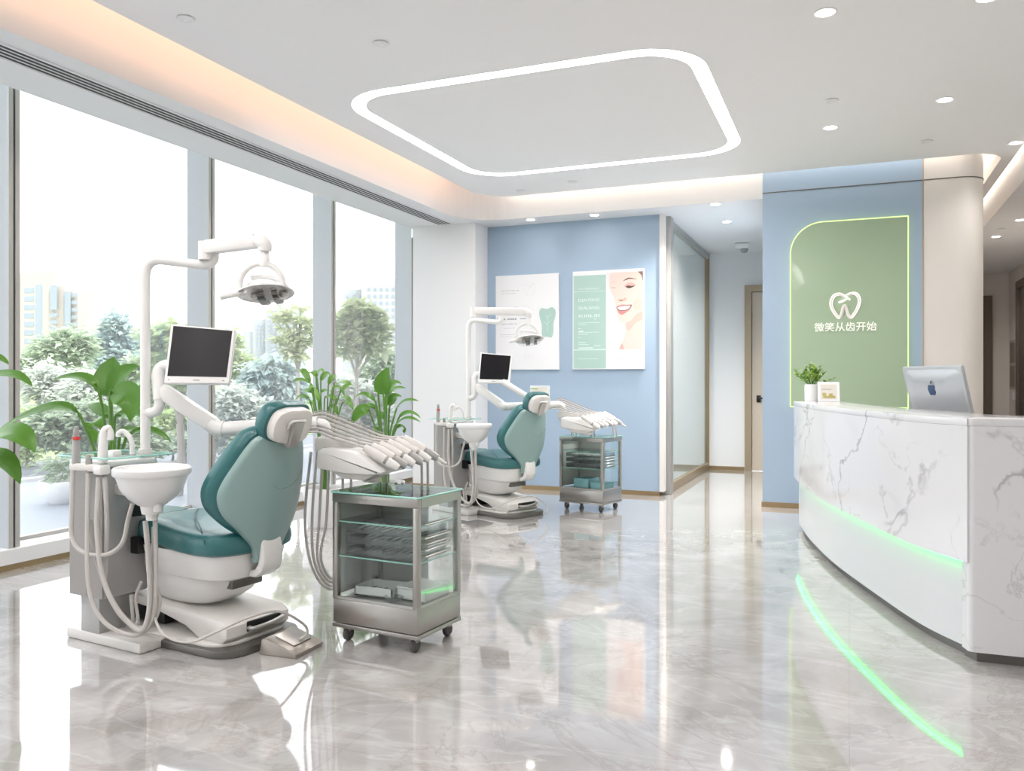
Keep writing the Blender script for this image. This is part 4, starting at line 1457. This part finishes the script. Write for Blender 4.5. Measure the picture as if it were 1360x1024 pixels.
p2 = poster(-2.511, 1.957, .83, 1.115, 'poster with a teal text column and a smiling face, right one on the blue wall')
f2 = lambda X, Y: ((X - 708) / 594 * .83 - .415, .557 - (Y - 62) / 803 * 1.115)
R4 = lambda a, b, c, d: [f2(a, d), f2(c, d), f2(c, b), f2(a, b)]
flat(p2, 'teal_print', R4(716, 98, 990, 858), POSTTEAL, 1)
flat(p2, 'photo_ground', R4(994, 86, 1292, 706), pmat('ece3e4'), 1)
flat(p2, 'white_band', R4(716, 700, 990, 710), pmat('d3e8e1'), 2)
flat(p2, 'white_band', R4(716, 228, 990, 231), pmat('d3e8e1'), 2)
FP = lambda pts, n=4: closed([f2(*p) for p in pts], n)
sk = [f2(*p) for p in ((1026, 87), (1020, 130), (1018, 200), (1036, 250), (1060, 300), (1070, 360), (1086, 430), (1098, 478), (1120, 493), (1146, 497), (1152, 540), (1142, 610), (1116, 660), (1098, 705), (1291, 705), (1291, 87))]
flat(p2, 'face_print', sk, pmat('ecd2c8'), 2)
flat(p2, 'neck_print', [f2(*p) for p in ((1291, 400), (1240, 425), (1195, 478), (1150, 497), (1152, 545), (1180, 560), (1230, 500), (1291, 470))], pmat('e2c0b3'), 3)
flat(p2, 'neck_print', [f2(*p) for p in ((1120, 660), (1098, 705), (1138, 705), (1128, 670))], pmat('d3a79c'), 3)
flat(p2, 'cheek_print', FP(((1215, 330), (1250, 300), (1285, 330), (1270, 390), (1225, 390))), pmat('efc9bd'), 3)
flat(p2, 'hair_print', [f2(*p) for p in ((1250, 87), (1291, 87), (1291, 170), (1280, 120))], pmat('8a6a60'), 4)
flat(p2, 'brow_print', FP(((1130, 158), (1160, 138), (1190, 133), (1245, 150), (1190, 143), (1160, 150))), pmat('7d6156'), 4)
flat(p2, 'brow_print', FP(((1024, 165), (1050, 155), (1080, 170), (1050, 162))), pmat('d8bfb6'), 4)
flat(p2, 'eyelid_print', FP(((1140, 200), (1165, 178), (1200, 172), (1235, 195), (1200, 205), (1165, 212))), pmat('d9b1a6'), 3)
flat(p2, 'eye_print', FP(((1152, 203), (1175, 196), (1200, 200), (1228, 198), (1205, 212), (1175, 218))), pmat('5a423d'), 4)
flat(p2, 'eye_print', FP(((1026, 206), (1052, 204), (1080, 212), (1052, 212))), pmat('c7aba4'), 4)
flat(p2, 'nose_print', FP(((1086, 318), (1100, 300), (1125, 306), (1150, 290), (1158, 310), (1135, 318), (1112, 320))), pmat('dcb0a3'), 3)
flat(p2, 'nostril_print', FP(((1104, 314), (1118, 308), (1130, 312), (1118, 318))), pmat('a3685f'), 4)
flat(p2, 'lip_print', FP(((1076, 364), (1100, 352), (1130, 346), (1160, 350), (1202, 350), (1188, 385), (1155, 412), (1120, 428), (1096, 415), (1084, 388))), pmat('d58f8c'), 4)
flat(p2, 'mouth_print', FP(((1080, 366), (1120, 360), (1160, 357), (1200, 353), (1184, 380), (1150, 395), (1105, 397), (1088, 384))), pmat('7b4743'), 5)
flat(p2, 'teeth_print', FP(((1086, 368), (1120, 362), (1160, 359), (1192, 358), (1178, 378), (1148, 390), (1108, 391), (1092, 380))), pmat('fbf8f5'), 6)
WT = pmat('e2f0ea')
for (txt, y, sz) in (('DENTIING', 312, .048), ('SEALANG', 375, .048), ('KIIILIII', 440, .048), ('TOOTHENMALRY', 215, .026)):
    x_, z_ = f2(756, y)
    o_ = text_ob(txt, sz, WT, p2, Matrix.Translation((x_, -.0345, z_)) @ RX, 'lettering', .0006, 'LEFT')
    wd = max(v.co.x for v in o_.data.vertices) - x_
    tw = (935 - 756) / 594 * .83
    for v in o_.data.vertices:
        v.co.x = x_ + (v.co.x - x_) * tw / wd
for (a, b, y, th) in ((756, 935, 485, 3), (756, 830, 500, 3), (756, 780, 530, 5), (760, 800, 553, 9), (756, 930, 563, 3), (756, 840, 578, 4), (756, 780, 605, 3), (756, 820, 645, 6), (756, 845, 663, 4), (756, 880, 690, 9), (890, 945, 675, 6), (895, 905, 455, 9), (750, 920, 780, 3), (1090, 1175, 775, 4), (1150, 1245, 795, 3)):
    x_a, z_a = f2(a, y - th / 2)
    x_b, z_b = f2(b, y + th / 2)
    MB().span(x_a, x_b, -.0345, -.0335, z_b, z_a).build('print_line', WT if a < 990 else pmat('c9c9cc'), p2, False)

# ---------------------------------------------------------------- indoor plants
LEAF_A = leaf_mat('bird_of_paradise_leaf', '2f5f24', '73a540', 0.3, 0.2)
LEAF_B = leaf_mat('slender_leaf', '3d6d2b', '85b052', 0.35, 0.22)


def big_plant(label, base_px, base_py, d, leaves, pot_r=.18, pot_h=.34, m=None, stem_r=.009):
    """leaves: (base px, mid px, tip px, width in metres, depth shift)"""
    w0 = at(base_px, base_py, d)
    root = empty('potted_plant', (w0.x, w0.y, 0))
    tag(root, label, 'plant')
    MB().lathe([(0, 0), (pot_r * .72, 0), (pot_r * .78, .015), (pot_r, pot_h - .02), (pot_r, pot_h), (pot_r * .92, pot_h), (pot_r * .9, pot_h - .04), (0, pot_h - .04)], seg=28).build('pot', POT, root)
    MB().lathe([(0, pot_h - .039), (pot_r * .895, pot_h - .039), (pot_r * .895, pot_h - .036)], seg=20).build('soil', SOIL, root)
    o0 = Vector((w0.x, w0.y, 0))
    for i, (b, mi, t, wd, ds) in enumerate(leaves):
        pb, pm, pt = at(*b, d + ds * .6) - o0, at(*mi, d + ds) - o0, at(*t, d + ds * 1.2) - o0
        rt_ = Vector((RT[0], RT[1], 0))
        nrm = Vector((-FW[0], -FW[1], .55)) if abs(pt.z - pb.z) > .12 else Vector((-FW[0] * .45, -FW[1] * .45, 1))
        lf_ = blade(MB(), pb, pm * 1.4 - (pb + pt) * .2, pt, wd, nrm, 12, 0.22).build('leaf', m or LEAF_A, root)
        foot = Vector((.03 * math.cos(i * 2.4), .03 * math.sin(i * 2.4), pot_h - .05))
        c = foot.lerp(pb, .55) + Vector((0, 0, .06))
        c.x = c.x * .8
        c.y = c.y * .8
        pm2 = pb.lerp(pm, .35)
        MB().tube(spline([foot, c, pb, pm2], 6), [stem_r] * 13 + [stem_r * .5] * 6, 8).build('stem', STEM, root)
    return root


big_plant('broad-leaved green plant by the window behind the near dental cabinet', 152, 600, 5.0, [
    ((147, 527), (146, 500), (152, 474), .20, .1),
    ((131, 517), (110, 497), (68, 505), .11, -.1),
    ((146, 524), (158, 496), (185, 486), .12, .0),
    ((146, 524), (176, 522), (173, 560), .17, -.15),
    ((105, 550), (70, 535), (-5, 572), .13, -.2),
    ((152, 556), (180, 545), (204, 560), .12, .15),
    ((146, 556), (128, 540), (122, 536), .10, .2),
    ((168, 580), (200, 566), (228, 588), .08, .1),
    ((138, 570), (120, 552), (128, 590), .10, .2),
    ((160, 575), (185, 570), (200, 590), .13, .25)])
big_plant('large-leaved plant cut by the left edge of the picture', -55, 640, 4.5, [
    ((-30, 505), (15, 492), (43, 513), .09, .0),
    ((-40, 480), (-10, 470), (12, 484), .09, .1),
    ((-30, 600), (15, 565), (47, 601), .19, -.1),
    ((-45, 625), (0, 596), (27, 643), .15, .0),
    ((-60, 520), (-70, 490), (-60, 455), .18, .1),
    ((-80, 560), (-120, 530), (-150, 560), .14, .1)])
c6 = lambda x, y: (360 + x / 3.94, 380 + y / 3.94)
lv = []
for (b, mi, t, wd, ds) in (
        ((588, 570), (580, 500), (618, 425), .16, 0), ((600, 575), (640, 495), (682, 515), .11, .1), ((608, 575), (650, 530), (706, 535), .08, -.05),
        ((620, 630), (640, 570), (684, 580), .12, .1), ((655, 645), (700, 592), (774, 602), .08, -.1), ((668, 690), (725, 650), (784, 692), .08, .1),
        ((650, 730), (710, 680), (782, 712), .07, -.1), ((655, 745), (692, 725), (697, 772), .08, .1), ((545, 605), (490, 555), (440, 582), .08, .0),
        ((515, 655), (470, 640), (418, 728), .12, -.1), ((548, 645), (505, 615), (468, 632), .08, .15), ((562, 765), (535, 742), (512, 778), .09, .1),
        ((560, 560), (555, 545), (548, 535), .06, .1), ((600, 700), (560, 660), (530, 690), .10, .2)):
    lv.append((c6(*b), c6(*mi), c6(*t), wd, ds))
big_plant('broad-leaved plant before the last window, left of the white column', 512, 585, 7.6, lv, m=LEAF_A)
lv = []
rg = random.Random(12)
for (b, t) in (((205, 510), (140, 452)), ((215, 520), (118, 505)), ((235, 480), (275, 452)), ((240, 480), (200, 460)), ((260, 500), (310, 470)), ((215, 560), (150, 570)), ((200, 590), (125, 600)), ((260, 560), (320, 560)), ((300, 520), (345, 480)), ((320, 540), (385, 580)), ((280, 590), (345, 610)), ((330, 520), (420, 520)), ((360, 560), (440, 530)), ((340, 600), (420, 600)), ((220, 620), (160, 640)), ((300, 640), (350, 680)), ((370, 620), (430, 650)), ((250, 610), (200, 540))):
    mid = (b[0] * .4 + t[0] * .6, min(b[1], t[1]) - 22)
    lv.append((c6(*b), c6(*mid), c6(*t), rg.uniform(.06, .085), rg.uniform(-.2, .25)))
big_plant('slender-leaved green plant by the middle window, behind the near headrest', 430, 590, 7.2, lv, m=LEAF_B, stem_r=.006)

# ---------------------------------------------------------------- outside
struct(MB().span(-10.0, -5.45, -40, 90, -.26, -.06).build('ground_driveway', mat('pale_paving', '8f95a1', 0.5), smooth=False))
struct(MB().span(-10.2, -10.0, -40, 90, -.26, -.02).build('kerb', mat('kerb_stone', 'a3a4a8', 0.7), smooth=False))
struct(MB().span(-12.6, -10.2, -40, 90, -.26, -.07).build('road', mat('grey_road', '787c86', 0.6), smooth=False))
struct(MB().span(-600, -12.6, -200, 500, -.26, -.05).build('ground_lawn', mat('lawn_green', '8d9b72', 0.9), smooth=False))


def crown_mesh(blobs, n, size, seed, droop=0.0):
    rg = random.Random(seed)
    vs, fs = [], []
    tot = sum(b[1].x * b[1].z for b in blobs)
    for (c, rad_) in blobs:
        k = int(n * rad_.x * rad_.z / tot)
        for _ in range(k):
            a, u = rg.uniform(0, 6.2832), rg.uniform(-1, 1)
            rr_ = rg.uniform(.1, 1.0) ** .5
            s_ = math.sqrt(1 - u * u)
            nz = 1 + .22 * math.sin(a * 5 + u * 7 + c.x) + rg.uniform(-.2, .22)
            p = Vector((c.x + rad_.x * rr_ * s_ * math.cos(a) * nz, c.y + rad_.y * rr_ * s_ * math.sin(a) * nz, c.z + rad_.z * rr_ * u * nz))
            d = Vector((math.cos(a) * s_ + rg.uniform(-.8, .8), math.sin(a) * s_ + rg.uniform(-.8, .8), rg.uniform(-.6, .5) - droop)).normalized()
            sd = d.cross(Vector((rg.uniform(-.5, .5), rg.uniform(-.5, .5), 1))).normalized()
            up_ = sd.cross(d)
            L_ = size * rg.uniform(.7, 1.4)
            wv = sd * L_ * .28
            i0 = len(vs)
            vs += [p, p + d * L_ * .5 + wv + up_ * L_ * .06, p + d * L_ - up_ * L_ * .1, p + d * L_ * .5 - wv + up_ * L_ * .06]
            fs.append((i0, i0 + 1, i0 + 2, i0 + 3))
    me = bpy.data.meshes.new('crown')
    me.from_pydata(vs, [], fs)
    return me


def outdoor(name, cat, label, px, d, blobs, n, size, m, trunk=.05, seed=1, group=None, droop=0.0, lean=0.0, bm=None):
    """blobs: (px, py, rx px, ry px)"""
    g = at(px, 600, d)
    root = empty(name, (g.x, g.y, -.05))
    tag(root, label, cat, group)
    o0 = Vector((g.x, g.y, -.05))
    bl = []
    for j, (bx, by, rx, ry) in enumerate(blobs):
        sc = d / FPX
        bl.append((at(bx, by, d + ((j * 37) % 5 - 2) * .12 * rx * sc) - o0, Vector((rx * sc, max(rx * sc, .2) * .9, ry * sc))))
    me = crown_mesh(bl, int(n * 1.5), size * .8, seed, droop)
    me.materials.append(m)
    c = bpy.data.objects.new('crown', me)
    COL.objects.link(c)
    c.parent = root
    q = MB()
    fork = Vector((lean * .5, 0, max(.15, min(b[0].z for b in bl) * .62)))
    top = max((b[0] for b in bl), key=lambda v: v.z)
    f0 = fork.copy()
    if len(bl) > 10:
        q.tube([fork, fork.lerp(top, .5), top], [trunk * .8, trunk * .5, trunk * .15], 7)
    q.tube(spline([Vector((0, 0, 0)), fork * .5 + Vector((.02, .01, 0)), fork], 5), [trunk] * 6 + [trunk * .85] * 5, 9)
    many = len(bl) > 10
    tall = top - fork
    for j, (cc, rr_) in enumerate(bl):
        if many and j % 2:
            continue
        fork = f0 + tall * (.75 * max(0, min(1, (cc.z - f0.z - .3) / max(.1, tall.z))) if many else 0)
        q.tube(spline([fork, fork.lerp(cc, .5) + Vector((0, 0, .05)), cc + Vector((0, 0, rr_.z * .5))], 5), [trunk * .7, trunk * .65, trunk * .6, trunk * .55, trunk * .5, trunk * .45, trunk * .4, trunk * .35, trunk * .3, trunk * .25, trunk * .12], 7)
    q.build('trunk', bm or BARK, root)
    return root


def airy(cx, cy, rx, ry, n, r0, r1, seed):
    rg = random.Random(seed)
    o = []
    for k in range(n):
        a = k * 2.399
        q_ = math.sqrt((k + .5) / n)
        rr_ = rg.uniform(r0, r1)
        o.append((cx + rx * q_ * math.cos(a), cy + ry * q_ * math.sin(a), rr_ * 1.2, rr_ * .8))
    return o


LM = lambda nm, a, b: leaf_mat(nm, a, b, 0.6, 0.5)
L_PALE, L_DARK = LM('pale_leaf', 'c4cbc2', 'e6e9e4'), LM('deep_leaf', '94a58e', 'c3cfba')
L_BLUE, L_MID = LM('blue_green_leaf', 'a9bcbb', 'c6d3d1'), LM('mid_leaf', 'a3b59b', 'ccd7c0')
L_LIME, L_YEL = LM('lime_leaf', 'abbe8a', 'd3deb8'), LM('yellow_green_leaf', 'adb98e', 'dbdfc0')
GT = 'trees and shrubs outside the windows'
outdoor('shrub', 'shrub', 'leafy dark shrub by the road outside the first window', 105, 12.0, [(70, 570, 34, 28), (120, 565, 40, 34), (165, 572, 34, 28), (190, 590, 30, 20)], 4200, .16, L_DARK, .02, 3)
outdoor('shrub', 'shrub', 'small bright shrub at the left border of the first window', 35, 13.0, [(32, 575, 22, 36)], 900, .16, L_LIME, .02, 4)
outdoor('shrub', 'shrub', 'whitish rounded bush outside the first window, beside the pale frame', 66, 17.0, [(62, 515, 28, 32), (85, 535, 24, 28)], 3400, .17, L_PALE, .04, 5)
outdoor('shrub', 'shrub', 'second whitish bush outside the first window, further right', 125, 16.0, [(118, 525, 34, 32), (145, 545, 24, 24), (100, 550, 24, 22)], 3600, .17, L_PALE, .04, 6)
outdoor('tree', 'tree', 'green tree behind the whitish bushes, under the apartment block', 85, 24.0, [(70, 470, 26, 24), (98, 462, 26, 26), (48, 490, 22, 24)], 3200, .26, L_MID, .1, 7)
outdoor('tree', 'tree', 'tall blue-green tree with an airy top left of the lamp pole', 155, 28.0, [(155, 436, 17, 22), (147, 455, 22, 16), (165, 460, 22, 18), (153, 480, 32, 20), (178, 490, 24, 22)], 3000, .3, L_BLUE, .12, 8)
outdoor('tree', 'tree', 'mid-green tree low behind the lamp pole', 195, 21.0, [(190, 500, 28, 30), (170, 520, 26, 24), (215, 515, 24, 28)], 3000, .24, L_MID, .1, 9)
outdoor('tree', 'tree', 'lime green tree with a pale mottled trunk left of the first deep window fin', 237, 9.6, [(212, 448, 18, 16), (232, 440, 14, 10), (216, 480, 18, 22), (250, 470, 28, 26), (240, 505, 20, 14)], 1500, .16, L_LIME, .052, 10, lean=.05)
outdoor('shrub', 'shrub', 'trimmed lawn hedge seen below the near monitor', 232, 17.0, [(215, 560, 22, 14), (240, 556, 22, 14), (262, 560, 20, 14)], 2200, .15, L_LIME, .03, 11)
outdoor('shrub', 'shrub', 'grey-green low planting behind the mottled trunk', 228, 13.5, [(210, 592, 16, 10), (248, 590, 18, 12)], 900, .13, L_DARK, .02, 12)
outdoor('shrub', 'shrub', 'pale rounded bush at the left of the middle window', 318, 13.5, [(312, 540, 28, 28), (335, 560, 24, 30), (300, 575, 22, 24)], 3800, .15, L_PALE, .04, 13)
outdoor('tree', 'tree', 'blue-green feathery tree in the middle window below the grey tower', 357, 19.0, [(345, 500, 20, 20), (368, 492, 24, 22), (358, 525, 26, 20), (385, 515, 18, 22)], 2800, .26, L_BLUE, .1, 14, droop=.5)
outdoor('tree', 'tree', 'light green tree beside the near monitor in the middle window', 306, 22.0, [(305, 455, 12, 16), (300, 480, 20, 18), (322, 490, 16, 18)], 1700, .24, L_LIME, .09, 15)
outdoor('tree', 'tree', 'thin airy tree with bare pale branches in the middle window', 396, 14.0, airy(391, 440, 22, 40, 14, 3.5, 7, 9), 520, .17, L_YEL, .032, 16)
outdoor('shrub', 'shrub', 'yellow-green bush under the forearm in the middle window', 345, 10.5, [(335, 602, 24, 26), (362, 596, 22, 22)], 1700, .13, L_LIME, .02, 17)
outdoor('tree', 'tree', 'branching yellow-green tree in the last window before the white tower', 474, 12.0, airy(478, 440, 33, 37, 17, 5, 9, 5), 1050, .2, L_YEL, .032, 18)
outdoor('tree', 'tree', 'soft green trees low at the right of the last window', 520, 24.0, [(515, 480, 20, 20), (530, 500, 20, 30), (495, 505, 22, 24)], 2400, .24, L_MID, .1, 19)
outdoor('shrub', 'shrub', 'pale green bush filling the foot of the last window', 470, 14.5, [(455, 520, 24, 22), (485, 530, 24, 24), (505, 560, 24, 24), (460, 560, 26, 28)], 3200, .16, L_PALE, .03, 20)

# bowl planter on the driveway
bp = at(84, 668, 9.0)
bo = empty('bowl_planter', (bp.x, bp.y, -.06))
tag(bo, 'white round bowl planter with a small shrub on the driveway outside the first window', 'planter')
MB().lathe([(0, 0), (.13, 0), (.22, .10), (.25, .22), (.24, .25), (.22, .25), (.2, .2), (0, .19)], seg=32).build('bowl', POT, bo)
me = crown_mesh([(Vector((0, 0, .38)), Vector((.2, .2, .16)))], 260, .09, 21)
me.materials.append(L_DARK)
fo = bpy.data.objects.new('foliage', me)
COL.objects.link(fo)
fo.parent = bo

# far buildings
def block(o, name, px0, px1, ytop, d, depth, m):
    a, b = at(px0, ytop, d), at(px1, ytop, d)
    rt_ = Vector((RT[0], RT[1], 0))
    f_ = Vector((FW[0], FW[1], 0))
    w_ = (b - a).length
    c = (a + b) / 2 + f_ * depth / 2
    zt = a.z
    M = Matrix((rt_, f_, Vector((0, 0, 1)))).transposed().to_4x4()
    q = MB().box((c.x, c.y, zt / 2 - 1), (w_, depth, zt + 2), 0, M)
    return q.build(name, m, o, False, M=Matrix.Translation(-o.location))


def windows(o, px0, px1, y0, y1, nx, ny, d, m, fx=.6, fy=.5):
    for i in range(nx):
        for j in range(ny):
            xa = px0 + (px1 - px0) * (i + .5 - fx / 2) / nx
            xb = px0 + (px1 - px0) * (i + .5 + fx / 2) / nx
            ya = y0 + (y1 - y0) * (j + .5 - fy / 2) / ny
            yb = y0 + (y1 - y0) * (j + .5 + fy / 2) / ny
            dd = d - .12
            MB().slab([at(xa, yb, dd), at(xb, yb, dd), at(xb, ya, dd), at(xa, ya, dd)], .1).build('window', m, o, False, M=Matrix.Translation(-o.location))


BW = mat('cream_render', 'aaa39f', 0.8)
BG = mat('blue_grey_glass', '8a95a2', 0.4)
BH = mat('pale_tower', 'a6aab2', 0.8)
BHW = mat('pale_tower_window', '8c98a8', 0.5)
p_ = at(60, 500, 300)
b1 = empty('building', (p_.x, p_.y, 0))
tag(b1, 'cream apartment block with blue window bands at the far left', 'building')
block(b1, 'tower', -20, 72, 362, 300, 30, BW)
block(b1, 'side_wing', 72, 86, 380, 301, 28, BW)
block(b1, 'side_wing', 86, 103, 387, 302, 26, BW)
windows(b1, 31, 46, 380, 470, 1, 8, 300, BG, .85, .6)
windows(b1, 46, 57, 377, 470, 1, 1, 300, BG, .8, .98)
windows(b1, 66, 76, 379, 412, 1, 1, 299, BG, .9, .98)
windows(b1, 65, 77, 414, 450, 1, 4, 299, BG, .85, .5)
windows(b1, 85, 94, 387, 455, 1, 1, 300.5, BG, .9, .98)
windows(b1, 94, 103, 387, 455, 1, 7, 301, BG, .8, .5)
p_ = at(112, 500, 420)
b2 = empty('building', (p_.x, p_.y, 0))
tag(b2, 'low hazy block just right of the cream apartment block', 'building')
block(b2, 'block', 100, 113, 423, 420, 20, BH)
block(b2, 'block', 111, 121, 428, 421, 20, BH)
windows(b2, 102, 120, 432, 470, 4, 5, 419, BHW, .5, .5)
p_ = at(350, 500, 420)
b3 = empty('building', (p_.x, p_.y, 0))
tag(b3, 'hazy stepped grey tower in the middle window', 'building')
for i, (a, b, t) in enumerate(((322, 340, 440), (336, 358, 424), (352, 372, 412), (368, 392, 405))):
    block(b3, 'tower', a, b, t, 422 - i * 2, 24, BH)
windows(b3, 340, 352, 430, 480, 2, 9, 419, BHW, .5, .6)
windows(b3, 354, 388, 418, 480, 5, 10, 415.8, BHW, .5, .6)
p_ = at(500, 500, 260)
b4 = empty('building', (p_.x, p_.y, 0))
tag(b4, 'white high-rise with a grid of small windows in the last window', 'building')
block(b4, 'tower', 455, 484, 384, 264, 24, BH)
block(b4, 'tower', 480, 560, 370, 260, 24, mat('white_tower', 'b0adb1', 0.8))
windows(b4, 457, 482, 392, 470, 3, 1, 263.9, BHW, .35, 1)
windows(b4, 486, 534, 380, 480, 6, 11, 260, BHW, .5, .5)
